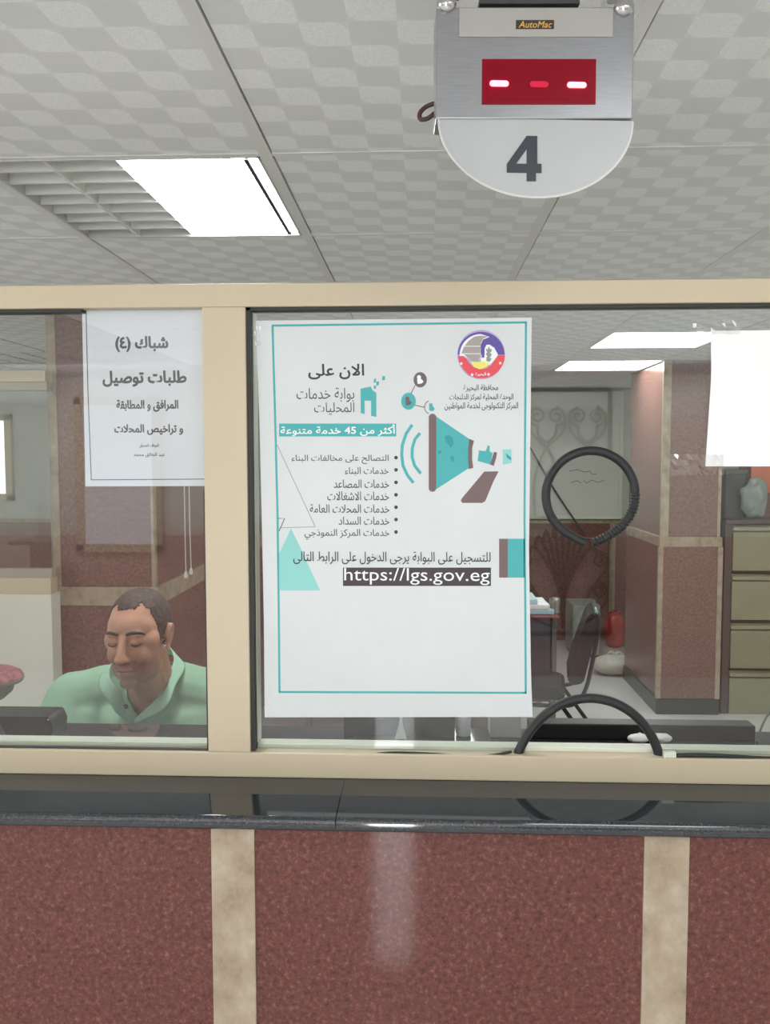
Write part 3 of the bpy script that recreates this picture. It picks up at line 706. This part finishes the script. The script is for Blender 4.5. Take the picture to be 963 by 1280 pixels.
for S, E, Wp, s in ((SL, EL, WL, -1), (SR, ER, WR, 1)):
    arm(hd, S, E, 0); hd.capsule(E, Wp, .042, .027)
    d = (Wp-E).normalized(); side = Vector((d.y, -d.x, 0)).normalized()*s*-1     # towards the thumb
    pc = Wp + d*.05 + Vector((0, 0, -.006))
    hd.capsule(Wp, pc + side*.018, .024, .015); hd.capsule(Wp, pc - side*.022, .024, .014); hd.capsule(Wp+d*.01, pc, .024, .017)
    for k, (off, ln) in enumerate(((.030, .066), (.010, .074), (-.010, .070), (-.030, .054))):
        a = pc + d*.022 + side*off*.9; b = a + d*ln*.5 + side*off*.1 + Vector((0, 0, .008)); c = b + d*ln*.45 + Vector((0, 0, -.016))
        hd.capsule(pc + side*off*.8, a, .0105, .0095); hd.capsule(a, b, .0092, .0082); hd.capsule(b, c, .0082, .007)
    t0 = Wp + d*.02 + side*.022; t1 = t0 + d*.035 + side*.026; t2 = t1 + d*.028 + side*.004
    hd.capsule(t0, t1, .014, .0105); hd.capsule(t1, t2, .0102, .0085)
# legs under the desk
for s in (-1, 1):
    hip = Vector((MX+s*.09, .82, .50)); kn = Vector((MX+s*.12, .42, .50)); an = Vector((MX+s*.12, .40, .09))
    hd.capsule(hip, kn, .082, .058); hd.capsule(kn, an, .055, .036); hd.capsule(an, an+Vector((0, -.15, -.045)), .036, .030)
pr = thing('person', (MX, .82, 0), 'person in a mint green polo shirt sitting behind the left pane, looking down', 'person')
body = rmesh(hd, .0034, 3, .5)
def skin_mat():
    m = mat('skin', (205, 158, 134), .5); nt = m.node_tree; N = nt.nodes; L = nt.links; b = N['Principled BSDF']
    at = N.new('ShaderNodeAttribute'); at.attribute_name = 'beard'
    n = N.new('ShaderNodeTexNoise'); n.inputs['Scale'].default_value = 40; tc = N.new('ShaderNodeTexCoord'); L.new(tc.outputs['Object'], n.inputs['Vector'])
    r = N.new('ShaderNodeValToRGB'); r.color_ramp.elements[0].color = hexc((180, 130, 108)); r.color_ramp.elements[1].color = hexc((202, 154, 130)); L.new(n.outputs[0], r.inputs[0])
    mx = N.new('ShaderNodeMix'); mx.data_type = 'RGBA'; L.new(at.outputs['Fac'], mx.inputs[0]); L.new(r.outputs[0], mx.inputs[6]); mx.inputs[7].default_value = hexc((112, 94, 90)); L.new(mx.outputs[2], b.inputs['Base Color'])
    b.inputs['Subsurface Weight'].default_value = .08; b.inputs['Subsurface Radius'].default_value = (.01, .004, .002); b.inputs['Subsurface Scale'].default_value = .5
    return m
at = body.attributes.new('beard', 'FLOAT', 'POINT'); HMI = HM.inverted()
def sst(a, b, x): t = max(0, min(1, (x-a)/(b-a))); return t*t*(3-2*t)
for v in body.vertices:
    q = (HMI @ v.co)/HSC; w = 0
    if q.length < .16 and q.y < .02:
        w = sst(-.035, -.06, q.z) * sst(-.125, -.105, q.z) * sst(.01, -.03, q.y) * .62
        if q.y < -.07 and -.062 < q.z < -.045: w = max(w, .75*sst(.034, .024, abs(q.x)))      # moustache
        if abs(q.x) < .022 and q.y < -.086 and -.0775 < q.z < -.0605: w = .30                  # lips
    at.data[v.index].value = w
bo = link('body', body, skin_mat(), pr, True)
BROW = noisy('dark_hair', [(.3, (34, 30, 28)), (.7, (58, 50, 46))], 160, .6, 4)
for s in (-1, 1):
    MB().tube([hp(s*x, y, z) for x, y, z in ((.012, -.0925, .0235), (.022, -.0935, .0275), (.034, -.0895, .0285), (.045, -.080, .0255), (.052, -.071, .020))], [.0028, .0040, .0040, .0034, .0015], 8).build('eyebrow', BROW, pr, True)
    MB().tube([hp(s*x, y, z) for x, y, z in ((.0185, -.0862, -.0015), (.025, -.0890, -.0050), (.032, -.0893, -.0060), (.039, -.0868, -.0045), (.045, -.081, -.001))], [.0008, .0014, .0016, .0014, .0008], 6).build('eyelash', BROW, pr, True)
MB().tube([hp(x, y, z) for x, y, z in ((-.022, -.0885, -.0700), (-.012, -.0962, -.0686), (0, -.0980, -.0690), (.012, -.0962, -.0686), (.022, -.0885, -.0700))], [.0006, .0011, .0012, .0011, .0006], 6).build('mouth_line', mat('mouth', (92, 58, 54), .6), pr, True)
# short hair: a cap over the skull, receding at the temples
hb = MB(); hb.ell((0, .016, .0365), (.0768, .0955, .0862), None, 160, 110)
bm = hb.b; kill = []
for f in bm.faces:
    c = f.calc_center_median(); th = math.atan2(abs(c.x), -c.y+.0)           # 0 = front, pi = back
    line = .083 if th < .35 else .083 + (.096-.083)*(th-.35)/.3 if th < .65 else .096 - (th-.65)*.06 if th < .95 else .078-(th-.95)*.25 if th < 1.25 else -.004 if th < 1.75 else -.045 if th > 2.0 else .02
    wob = .005*noise.noise(c*90) + .004*noise.noise(c*260)
    if c.z + wob < line: kill.append(f)
bmesh.ops.delete(bm, geom=kill, context='FACES')
for v in bm.verts:
    v.co += v.co.normalized()*.0018*noise.noise(v.co*160); v.co = HM @ (v.co*HSC)
bmesh.ops.recalc_face_normals(bm, faces=bm.faces[:]); bmesh.ops.solidify(bm, geom=bm.faces[:], thickness=.004)
hair = hb.build('hair', noisy('short_hair', [(.25, (36, 32, 30)), (.5, (60, 52, 47)), (.75, (104, 88, 76))], 130, .7, 5, bump=.5, bscale=300), pr, True)
# polo shirt
sb = MB(); torso(sb, .011); arm(sb, SL, EL, .017, .82); arm(sb, SR, ER, .017, .82)
for S, E in ((SL, EL), (SR, ER)): sb.capsule((MX+(S.x-MX)*.8, .80, ZS-.07), S.lerp(E, .3), .07, .06)
shm = rmesh(sb, .006, 5, .5)
VT = P(171, 898, .68)
bm = bmesh.new(); bm.from_mesh(shm)
for v in bm.verts:                                     # soft folds
    n1 = noise.noise(Vector((v.co.x*9, v.co.y*5, v.co.z*3.5))); n2 = noise.noise(Vector((v.co.x*22+v.co.z*6, v.co.y*9, v.co.z*6)))
    v.co += v.normal*(.008*n1+.004*n2)
def cutv(c):
    if c.z < .50: return True
    for S, E in ((SL, EL), (SR, ER)):
        d = (E-S); t = (c-S).dot(d)/d.length_squared
        if t > .80 and abs(c.x-MX) > abs(S.x-MX)*.9: return True
    ax = (NB.x + VT.x)/2
    if c.y < NB.y+.0 and c.z > VT.z and abs(c.x - (VT.x + (NB.x-.014-VT.x)*min(1, (c.z-VT.z)/.10))) < .003 + (c.z-VT.z)*.60: return True
    if c.z > ZS+.095 and (Vector((c.x, c.y))-Vector((NB.x, NB.y+.02))).length < .066: return True
    return False
bmesh.ops.delete(bm, geom=[v for v in bm.verts if cutv(v.co)], context='VERTS')
bmesh.ops.recalc_face_normals(bm, faces=bm.faces[:]); bmesh.ops.solidify(bm, geom=bm.faces[:], thickness=.003)
bm.to_mesh(shm); bm.free()
MINT = noisy('mint_cotton', [(.3, (140, 178, 150)), (.7, (154, 190, 163))], 14, .85, 3, bump=.3, bscale=500)
shirt = link('shirt', shm, MINT, pr, True)
# collar: a folded band from the placket up round the neck
def cpath(u):
    K = [VT + Vector((-.002, -.022, .004)), P(150, 866, .655), P(138, 846, .68), P(150, 826, .76), Vector((NB.x, NB.y+.085, ZS+.125)), P(216, 824, .78), P(213, 842, .70), P(204, 868, .655), VT + Vector((.004, -.022, .004))]
    return smooth_path(K, 8)[min(int(u*64), 64)]
cc = Vector((NB.x, NB.y+.01, 0))
def cfn(u, v):
    p = cpath(u); o = Vector((p.x-cc.x, p.y-cc.y, 0)).normalized(); w = min(1, min(u, 1-u)*8+.25)
    return p + o*(.004 + .026*v*w) + Vector((0, 0, (.008*(1-v) - .020*v)*w))
cb = MB(); cb.grid(cfn, 64, 5); bmesh.ops.recalc_face_normals(cb.b, faces=cb.b.faces[:]); bmesh.ops.solidify(cb.b, geom=cb.b.faces[:], thickness=.003)
cb.build('collar', noisy('mint_rib', [(.3, (152, 192, 168)), (.7, (164, 203, 179))], 40, .85), shirt, True)
bp = P(160, 881, .662); MB().lathe([(.001, -.0018), (.0055, -.0015), (.006, .0), (.004, .002)], (bp.x, bp.y-.014, bp.z), 16, 'y').build('button', mat('dark_button', (52, 62, 58), .4), shirt)
tb = MB()
for s in (-1, 1):
    hip = Vector((MX+s*.09, .82, .50)); kn = Vector((MX+s*.12, .42, .50)); an = Vector((MX+s*.12, .40, .12)); tb.capsule(hip, kn, .094, .070); tb.capsule(kn, an, .066, .056)
tb.ell((MX, .84, .51), (.178, .143, .12))
link('trousers', rmesh(tb, .008, 3), noisy('dark_trouser', [(.3, (44, 46, 54)), (.7, (54, 56, 64))], 60, .85), pr, True)
for s in (-1, 1):
    q = MB(); q.capsule((MX+s*.12, .42, .045), (MX+s*.12, .24, .036), .044, .036); q.box(MX+s*.12-.042, MX+s*.12+.042, .20, .46, 0, .022, .01); q.build('shoe', BLACKP, pr, True)
st = thing('office_stool', (MX, .86, 0), 'round black stool the clerk sits on behind the counter', 'stool')
MB().lathe([(.02, .311), (.16, .316), (.175, .341), (.16, .361), (.02, .366)], (MX, .88, 0), 40).build('seat', BLACKP, st, True)
MB().tube([(MX, .86, .05), (MX, .86, .32)], .025, 16).build('post', CHROME, st, True)
for k in range(5):
    a = 2*pi*k/5+.3; MB().tube([(MX, .86, .07), (MX+.2*cos(a), .9+.2*sin(a), .03)], [.022, .014], 10).ell((MX+.2*cos(a), .9+.2*sin(a), .028), (.027, .027, .028)).build('leg', BLACKP, st, True)
# the clerk's desk under the counter
dk = thing('desk', (MX, .26, 0), 'plain brown desk under the counter in front of the clerk', 'desk')
WOOD = noisy('desk_wood', [(.3, (94, 68, 52)), (.7, (116, 86, 66))], 8, .4, 4, stretch=(.3, 3, 3))
MB().box(MX-.6, MX+.62, .01, .52, .72, .75, .003).build('desk_top', WOOD, dk)
for x in (MX-.57, MX+.59): MB().box(x-.015, x+.015, .03, .5, 0, .72).build('side_panel', WOOD, dk)

# ------------------------------------------------------------------ on the counter, behind the glass
def on_counter(px, py): return PZ(px, py, ZT)
c = on_counter(0, 920); yb = c.y
q = MB(); x0, x1 = P(-90, 900, yb).x, P(64, 900, yb).x; zt = P(40, 896, yb).z
q.prism([(x0, ZT), (x1+.001, ZT), (x1+.003, ZT+.018), (x1-.003, zt-.003), (x1-.006, zt), (x0, zt)], 'y', yb, yb+.06)
bx = thing('flat_box', (x1, yb, ZT), 'flat black box with a silver screw on the counter at the left edge', 'box'); autosmooth(q.build('case', BLACKP, bx), 30)
s_ = P(60.5, 900, yb); MB().ell(s_, (.0022, .0015, .0022)).build('screw', CHROME, bx, True)
a = P(-8, 906, .06); b = P(6, 931, .055)
o = MB().tube([P(-14, 893, .075), a, P(0, 920, .06), b], [.009, .009, .0085, .008], 10).build('cord_sleeve', mat('purple_black', (40, 34, 46), .5), None, True); setp(o, 'dark sleeve with a blunt end at the lower left corner of the left pane', 'sleeve')
yt = on_counter(800, 925).y
q = MB(); x0, x1 = P(662, 915, yt).x, P(945, 915, yt).x; zt = P(800, 906, yt).z
q.box(x0, x1, yt, yt+.035, ZT, zt, .002); o = q.build('cable_trunking', BLACKP); setp(o, 'long low black trunking lying along the counter behind the pass-through arch', 'trunking')
yk = on_counter(500, 921).y
kb = thing('knobbed_box', P(500, 921, yk), 'black box with two small knobs on the counter below the poster', 'box')
q = MB(); a, b = P(430, 921, yk), P(499, 897, yk); q.box(a.x, b.x, yk, yk+.04, ZT, P(450, 893, yk).z, .002).build('case', BLACKP, kb)
for x in (434, 468): k = P(x, 892, yk); MB().ell((k.x, yk+.01, k.z), (.006, .006, .005)).build('knob', BLACKP, kb, True)
q = MB(); a, b = P(504, 921, yk), P(569, 897, yk); o = q.box(a.x, b.x, yk, yk+.04, ZT, P(530, 894, yk).z, .002).build('box', BLACKP); setp(o, 'plain black box beside the white wedge below the poster', 'box')
a, b, c = P(494, 922, yk-.01), P(508, 922, yk-.01), P(501.5, 895, yk-.01)  # white wedge stands in for the light gap between the black pieces
o = MB().prism([(a.x, ZT), (b.x, ZT), (c.x, c.z)], 'y', yk-.012, yk-.009).build('gap_wedge', PAPER_B); setp(o, 'small white wedge standing in for the light gap between the two black boxes', 'card')
a, b = P(570, 922, yk), P(590, 922, yk)
o = MB().lathe([(.012, 0), (.0135, .004), (.0125, .02), (.0137, .034), (.0128, .048), (.012, .05)], ((a.x+b.x)/2, yk+.015, ZT), 24).build('paper_roll', mat('bluish_white', (222, 226, 236), .5), None, True); setp(o, 'white paper roll on the counter right of the black boxes', 'roll')
a, b = P(613, 923, yk), P(652, 897, yk)
o = MB().box(a.x, b.x, yk, yk+.05, ZT, b.z+.004, .003).build('carton', mat('carton_grey', (168, 168, 164), .6)); setp(o, 'pale grey carton on the counter at the left foot of the arch', 'carton')
# torn white wrapper
for x0, x1, lab in ((785, 812, 'left scrap of torn white wrapper lying before the black trunking'), (811, 840, 'right scrap of torn white wrapper, by the foot of the arch')):
    c0 = on_counter((x0+x1)/2, 927.5); w = P(x1, 920, c0.y).x - P(x0, 920, c0.y).x; q = MB(); q.ell((c0.x, c0.y, ZT+.006), (w*.52, .010, .008), None, 28, 16)
    for v in q.b.verts: n1 = noise.noise(v.co*180); v.co += Vector((0, n1*.003, abs(n1)*.004)); v.co.z = max(v.co.z, ZT+.0003)
    o = q.build('wrapper', PAPER_B, None, True); setp(o, lab, 'wrapper')
# cables along the foot of the glass
o = MB().tube(smooth_path([P(x, y, .0075) for x, y in ((455, 944), (490, 941), (530, 942), (580, 944.5), (615, 944), (640, 939.5))], 6), .0022, 8).build('cable', RUBBER, None, True); setp(o, 'thin black cable along the foot of the right pane under the poster', 'cable')
o = MB().tube(smooth_path([P(x, y, .0075) for x, y in ((845, 944.5), (880, 944), (920, 946), (955, 948), (1000, 949))], 6), .0034, 8).build('cable', RUBBER, None, True); setp(o, 'thicker black cable along the foot of the glass right of the arch', 'cable')
a, b = P(829, 948, .008), P(845, 939, .008)
o = MB().box(a.x, b.x, .003, .0125, a.z+.001, b.z, .0015).build('cable_clip', ALU_IN); setp(o, 'small white clip at the right foot of the arch', 'clip')
yc = .2
o = MB().tube(smooth_path([P(x, y, yc) for x, y in ((944, 936), (949, 918), (957, 899), (968, 884), (985, 874))], 6), .002, 8).build('cable', mat('grey_cable', (120, 120, 116), .5), None, True); setp(o, 'thin grey cable curving up at the right edge behind the glass', 'cable')
# pull cords behind the notice
for x0, x1, yb_, lab in ((230.5, 232.5, 716, 'left white pull cord with a bead hanging below the notice, slightly longer'), (236.5, 239, 711.5, 'right white pull cord with a bead hanging below the notice, slightly shorter')):
    t = thing('pull_cord', P(x1, yb_, .056), lab, 'cord', 'pull cords')
    MB().tube([P(x0, 386, .056), P(x0, 610, .056), P(x0+.8, 660, .056), P(x1, yb_, .056)], .0009, 6).build('cord', mat('cord_white', (196, 190, 182), .6), t)
    e = P(x1, yb_+2, .056); MB().lathe([(.0012, .005), (.0028, .0), (.003, -.004), (.0015, -.006)], e, 14).build('bead', mat('bead_white', (214, 208, 198), .5), t, True)

# ------------------------------------------------------------------ things in the office
ys = 1.45
c = P(-12, 845, ys); r = P(26, 840, ys).x - c.x
sl = thing('round_stool', (c.x, ys, 0), 'tall round seat with a mottled pink top and grey shell at the left edge', 'stool')
zc = P(0, 846, ys).z
MB().lathe([(.01, zc+.028), (r*.7, zc+.024), (r*.93, zc+.010), (r, zc-.002), (r*.97, zc-.008)], (c.x, ys, 0), 48).build('cushion', noisy('pink_fabric', [(.3, (168, 92, 104)), (.55, (196, 134, 140)), (.8, (206, 150, 156))], 60, .8), sl, True)
MB().lathe([(r*.985, zc-.004), (r*1.01, zc-.010), (r*.97, zc-.018), (r*.72, zc-.026), (r*.66, zc-.05), (r*.4, zc-.074), (.03, zc-.08)], (c.x, ys, 0), 48).build('shell', mat('shell_grey', (120, 120, 112), .4), sl, True)
MB().tube([(c.x, ys, 0.03), (c.x, ys, zc-.075)], .022, 14).build('post', CHROME, sl, True)
MB().lathe([(.17, 0), (.17, .012), (.05, .03), (.022, .035)], (c.x, ys, 0), 40).build('foot', mat('shell_grey', (120, 120, 112)), sl, True)

# filing cabinet with four drawers
yf = 4.04
fx0 = P(906, 700, yf).x; fx1 = fx0+.52; zt = P(935, 650, yf).z
fc = thing('filing_cabinet', (fx0+.26, yf, 0), 'dark-framed filing cabinet with four olive drawers at the right edge', 'cabinet')
FR = mat('dark_frame', (74, 56, 54), .4); OL = noisy('olive_steel', [(.3, (134, 131, 104)), (.7, (142, 139, 112))], 6, .45)
q = MB().box(fx0, fx0+.045, yf, yf+.5, 0, zt, .003).box(fx1-.045, fx1, yf, yf+.5, 0, zt, .003).box(fx0+.045, fx1-.045, yf+.48, yf+.5, 0, zt).box(fx0, fx1, yf-.01, yf+.5, zt-.025, zt, .003).box(fx0+.045, fx1-.045, yf+.004, yf+.48, 0, .10)
q.build('frame', FR, fc)
for y0, y1 in ((657, 713.5), (718.5, 775), (780, 835.5), (839.5, 893)):
    za, zb = P(935, y1, yf).z, P(935, y0, yf).z
    d = MB().box(fx0+.05, fx1-.05, yf-.002, yf+.45, za, zb-.042, .003).box(fx0+.05, fx1-.05, yf+.02, yf+.45, zb-.042, zb, .001).build('drawer', OL, fc)
    MB().prism([(yf+.02, zb-.006), (yf-.004, zb-.010), (yf-.008, zb-.030), (yf-.004, zb-.034), (yf, zb-.016), (yf+.02, zb-.012)], 'x', fx0+.05, fx1-.05).build('pull_lip', OL, d)
xa, xb = P(907, 600, yf+.1).x, P(927, 600, yf+.1).x
bxx = thing('storage_box', (xa, yf+.1, zt), 'dark grey box on the cabinet beside the pillar', 'box')
MB().box(xa+.01, xb+.04, yf+.12, yf+.42, zt, zt+.28, .006).build('body', mat('dark_box', (54, 58, 58), .4), bxx); MB().box(xa+.003, xb+.047, yf+.113, yf+.427, zt+.28, zt+.31, .005).build('lid', mat('dark_lid', (62, 66, 66), .4), bxx)
q = MB(); bc = Vector((P(946, 620, yf+.02).x, yf+.06, zt+.13)); q.ell(bc, (.085, .05, .13), None, 40, 28)
for v in q.b.verts:
    n1 = noise.noise(v.co*14); n2 = noise.noise(v.co*34); v.co += (v.co-bc).normalized()*(.022*n1+.012*n2); v.co.z = max(v.co.z, zt+.001)
o = q.build('plastic_bag', mat('grey_plastic', (128, 138, 134), .25), None, True); setp(o, 'crumpled grey-green plastic bag on top of the filing cabinet', 'bag')
a, b = P(952, 611, yf+.02), P(985, 575, yf+.02)
o = MB().box(a.x, b.x, yf+.19, yf+.40, zt+.16, b.z, .004).build('orange_file', mat('orange_card', (196, 104, 70), .6)); o.location.z = 0
setp(o, 'orange box file above the plastic bag at the right edge', 'file')
b2 = MB().box(a.x+.01, b.x+.02, yf+.19, yf+.40, zt, zt+.16, .004).build('brown_file', mat('brown_card', (110, 74, 60), .6)); setp(b2, 'brown box under the orange file on the filing cabinet', 'box')

# visitor chair seen from the side
CH0, CH1 = 3.0, 3.40
ch = thing('visitor_chair', (P(690, 850, 3.2).x, 3.2, 0), 'black cushioned tubular chair seen side-on behind the pass-through arch', 'chair')
BLKPAD = noisy('black_vinyl', [(.3, (30, 31, 33)), (.7, (40, 42, 44))], 30, .4); TUBE = mat('black_tube', (30, 30, 32), .3, .3)
ym = 3.2
ch.rotation_euler = (0, 0, -.16)
def cp(x, y): v = P(x, y, ym); return (v.x, v.z)
A = [cp(733, 762), cp(741, 757), cp(745, 764), cp(741, 790), cp(728, 842), cp(716, 846), cp(708, 838), cp(716, 810)]
q = MB().prism(A, 'y', CH0+.03, CH1-.03); bmesh.ops.bevel(q.b, geom=q.b.edges[:], offset=.008, segments=2, affect='EDGES'); q.build('backrest', BLKPAD, ch)
A = [cp(652, 848), cp(700, 850), cp(707, 856), cp(703, 864), cp(652, 862)]
q = MB().prism(A, 'y', CH0+.02, CH1-.02); bmesh.ops.bevel(q.b, geom=q.b.edges[:], offset=.008, segments=2, affect='EDGES'); q.build('seat', BLKPAD, ch)
for y in (CH0, CH1):
    def c3(x, yy): v = P(x, yy, ym); return Vector((v.x, y, v.z))
    MB().tube(smooth_path([c3(744, 757), c3(745, 775), c3(738, 815), c3(731, 845), c3(722, 860), c3(706, 868), c3(650, 868)], 5), .011, 10).build('side_tube', TUBE, ch, True)
    for x0, x1 in ((702, 722), (660, 645)):
        a = c3(x0, 868); b = P(x1, 900, ym); b = Vector((a.x + (b.x-a.x)*3.0, y, 0)); MB().tube([a, b], .011, 10).build('leg', TUBE, ch, True)
MB().tube([(P(743, 758, ym).x, CH0, P(743, 758, ym).z), (P(743, 758, ym).x, CH1, P(743, 758, ym).z)], .012, 10).build('top_tube', mat('grey_tube', (110, 124, 122), .3, .5), ch, True)  # top tube greyer than the side tubes

# second desk with papers
yd = 3.55; zt2 = P(680, 771, yd).z
d2 = thing('desk', (P(560, 771, yd).x, yd+.3, 0), 'dark grey desk with a red-edged top behind the poster\'s right edge', 'desk')
dx0, dx1 = P(380, 771, yd).x, P(700, 771, yd).x
MB().box(dx0, dx1, yd, yd+.65, zt2-.012, zt2, .003).build('desk_top', mat('red_edge', (120, 54, 52), .4), d2)
MB().box(dx0+.04, P(691, 800, yd).x, yd+.02, yd+.05, zt2-.5, zt2-.012).build('front_panel', mat('slate_panel', (72, 70, 78), .5), d2)
for x in (dx0+.02, dx1-.03): MB().box(x-.018, x+.018, yd+.02, yd+.06, 0, zt2-.012).build('leg', mat('steel_leg', (120, 118, 112), .35, .4), d2); MB().box(x-.018, x+.018, yd+.58, yd+.62, 0, zt2-.012).build('leg', mat('steel_leg', (120, 118, 112)), d2)
rnd = random.Random(2); px0, px1 = P(600, 765, yd+.1).x, P(688, 765, yd+.1).x
zz = zt2; k = 0
for h, m, lab in ((.03, mat('folder_blue', (176, 206, 220), .6), 'pale blue folder lowest in the paper pile on the far desk'), (.03, PAPER_B, 'white stack of sheets in the middle of the pile on the far desk'), (.03, mat('folder_blue2', (196, 220, 232), .6), 'bluish white folder on top of the pile on the far desk')):
    e = rnd.uniform(-.02, .02); o = MB().box(px0+e, px1+e-.03*k, yd+.06, yd+.32, zz+.0005, zz+h, .006).build('folder' if m is not PAPER_B else 'paper_stack', m); setp(o, lab, 'folder' if m is not PAPER_B else 'papers'); zz += h; k += 1
cx = P(694.5, 757, yd+.1).x
o = MB().lathe([(.026, 0), (.030, .004), (.027, .012), (.027, .05), (.031, .056), (.031, .085), (.026, .09)], (cx, yd+.12, zt2), 24).build('metal_cup', mat('dull_metal', (150, 148, 140), .3, .7), None, True); setp(o, 'dull metal cup at the right end of the far desk', 'cup')

# along the back wall
wbp = thing('whiteboard', P(690, 640, YB-.02), 'large pale whiteboard on the back wall seen through the round hole', 'whiteboard')
a, b = P(560, 644, YB-.03), P(776, 489, YB-.03)
MB().box(a.x, b.x, YB-.03, YB, a.z, b.z, .004).build('board', noisy('board_white', [(.3, (208, 210, 200)), (.7, (214, 216, 207))], 2, .35), wbp)
MB().box(a.x, b.x+.03, YB-.045, YB-.0305, a.z-.03, a.z, .003).build('tray', ALU_IN, wbp)
MB().box(b.x, b.x+.03, YB-.034, YB, a.z, b.z, .003).build('frame_edge', ALU_IN, wbp)
mk = mat('faint_marker', (150, 152, 148), .6)
for pts in ([(712, 589), (722, 587), (731, 590), (738, 589)], [(738, 590), (741, 593), (746, 592)], [(714, 603), (722, 601), (727, 604)], [(730, 601), (734, 604), (740, 600), (748, 603), (756, 600)]):
    flat('handwriting', [band(pts, 1.1)], YB-.0305, mk, wbp, .0006)
o = MB().tube(smooth_path([P(x, y, YB-.06) for x, y in ((655, 545), (672, 575), (694, 613), (722, 655), (732, 668))], 5), .007, 8).build('cable', mat('dark_cable', (78, 80, 76), .5), None, True); setp(o, 'thin dark cable slanting down across the whiteboard in the round hole', 'cable')
a, b = P(716, 826, 5.5), P(751, 757, 5.5)
lc = thing('low_cabinet', ((a.x+b.x)/2, 5.5, 0), 'low pale grey cabinet behind the visitor chair', 'cabinet')
MB().box(a.x, b.x, 5.5, 5.85, .02, b.z, .005).build('body', mat('grey_green', (150, 158, 148), .5), lc); MB().box(a.x+.015, b.x-.015, 5.49, 5.5, .05, b.z-.03, .003).build('door', mat('grey_green2', (160, 167, 157), .5), lc); MB().box(a.x+.01, b.x-.01, 5.52, 5.83, 0, .02).build('plinth', DARK, lc)
def bag(nm, px0, py0, px1, py1, Y, m, lab, rough=1):
    a, b = P(px0, py1, Y), P(px1, py0, Y); h = b.z; c = Vector(((a.x+b.x)/2, Y, h*.46)); rx = (b.x-a.x)/2
    t = thing(nm, (c.x, Y, 0), lab, 'bag'); q = MB(); q.ell(c, (rx, rx*.7, h*.5), None, 40, 28)
    for v in q.b.verts:
        n1 = noise.noise(v.co*7); n2 = noise.noise(v.co*19); v.co += (v.co-c).normalized()*(.05*n1+.02*n2)*rough*rx*3; v.co.z = max(v.co.z, .001)
    q.build('sack', m, t, True)
    q = MB()
    for s in (-1, 1): q.tube(smooth_path([c+Vector((s*.02*k, 0, h*.42+.03*sin(k*1.0))) for k in (0, 1, 2, 3)], 4), [.016-.0009*i for i in range(13)], 8)
    q.build('knot', m, t, True)
bag('plastic_bag', 754, 764, 785, 812, 5.9, mat('red_plastic', (190, 64, 54), .35), 'red plastic bag standing against the back wall by the pillar')
bag('plastic_bag', 743, 817, 795, 848, 4.98, mat('white_plastic', (206, 206, 194), .35), 'lumpy white plastic bag on the floor below the red bag', .8)

# ------------------------------------------------------------------ iron grille on the hall's far wall (mirrored in the glass)
YGR = 2*YG - (YF+.06)
def gp(x, y): v = P(x, y, YGR); return Vector((v.x, YF+.06, v.z))
def spiral(c, r0, r1, a0, a1, n=26): return [gp(c[0]+(r0+(r1-r0)*i/n)*cos(radians(a0+(a1-a0)*i/n)), c[1]+(r0+(r1-r0)*i/n)*sin(radians(a0+(a1-a0)*i/n))) for i in range(n+1)]
gr = thing('iron_grille', gp(712, 790), 'wrought iron window grille with scrolls on the hall wall, mirrored in the glass', 'grille')
q = MB()
for x in (640, 763): q.tube([gp(x, 486), gp(x, 792)], .016, 8)
for y in (486, 648, 792): q.tube([gp(640, y), gp(763, y)], .016, 8)
q.build('bars', IRON, gr, True)
for cx_ in (684, 735):
    q = MB()
    for sg in (-1, 1):
        q.tube(spiral((cx_+sg*12, 520), 12, 2.5, 90, 90-sg*600), .010, 7)
        q.tube(smooth_path([gp(cx_, 553), gp(cx_+sg*10, 545), gp(cx_+sg*12, 532)], 6), .010, 7)
        q.tube(smooth_path([gp(cx_+sg*12, 508), gp(cx_+sg*23, 520), gp(cx_+sg*20, 540), gp(cx_, 558)], 6), .010, 7)
        q.tube(smooth_path([gp(cx_, 558), gp(cx_+sg*8, 575), gp(cx_+sg*16, 605), gp(cx_+sg*14, 646)], 6), .010, 7)
    q.build('scroll', IRON, gr, True)
q = MB()
for dx, top in ((-40, 676), (-32, 664), (-22, 657), (-11, 653), (0, 651), (11, 653), (22, 657), (32, 664), (40, 676)):
    q.tube(smooth_path([gp(704, 785), gp(704+dx*.06, 745), gp(704+dx*.4, 710), gp(704+dx*.9, top+8), gp(704+dx*1.1, top+20)], 6), .013, 7)
q.build('palm_spray', IRON, gr, True)
for sg in (-1, 1):
    for yy in (700, 738):
        q = MB(); q.tube(spiral((704+sg*46, yy), 10, 2, 270, 270+sg*560), .011, 7); q.tube(smooth_path([gp(704+sg*46, yy-10), gp(704+sg*57, yy+6), gp(704+sg*38, yy+34), gp(704+sg*8, 785)], 6), .011, 7); q.build('scroll', IRON, gr, True)
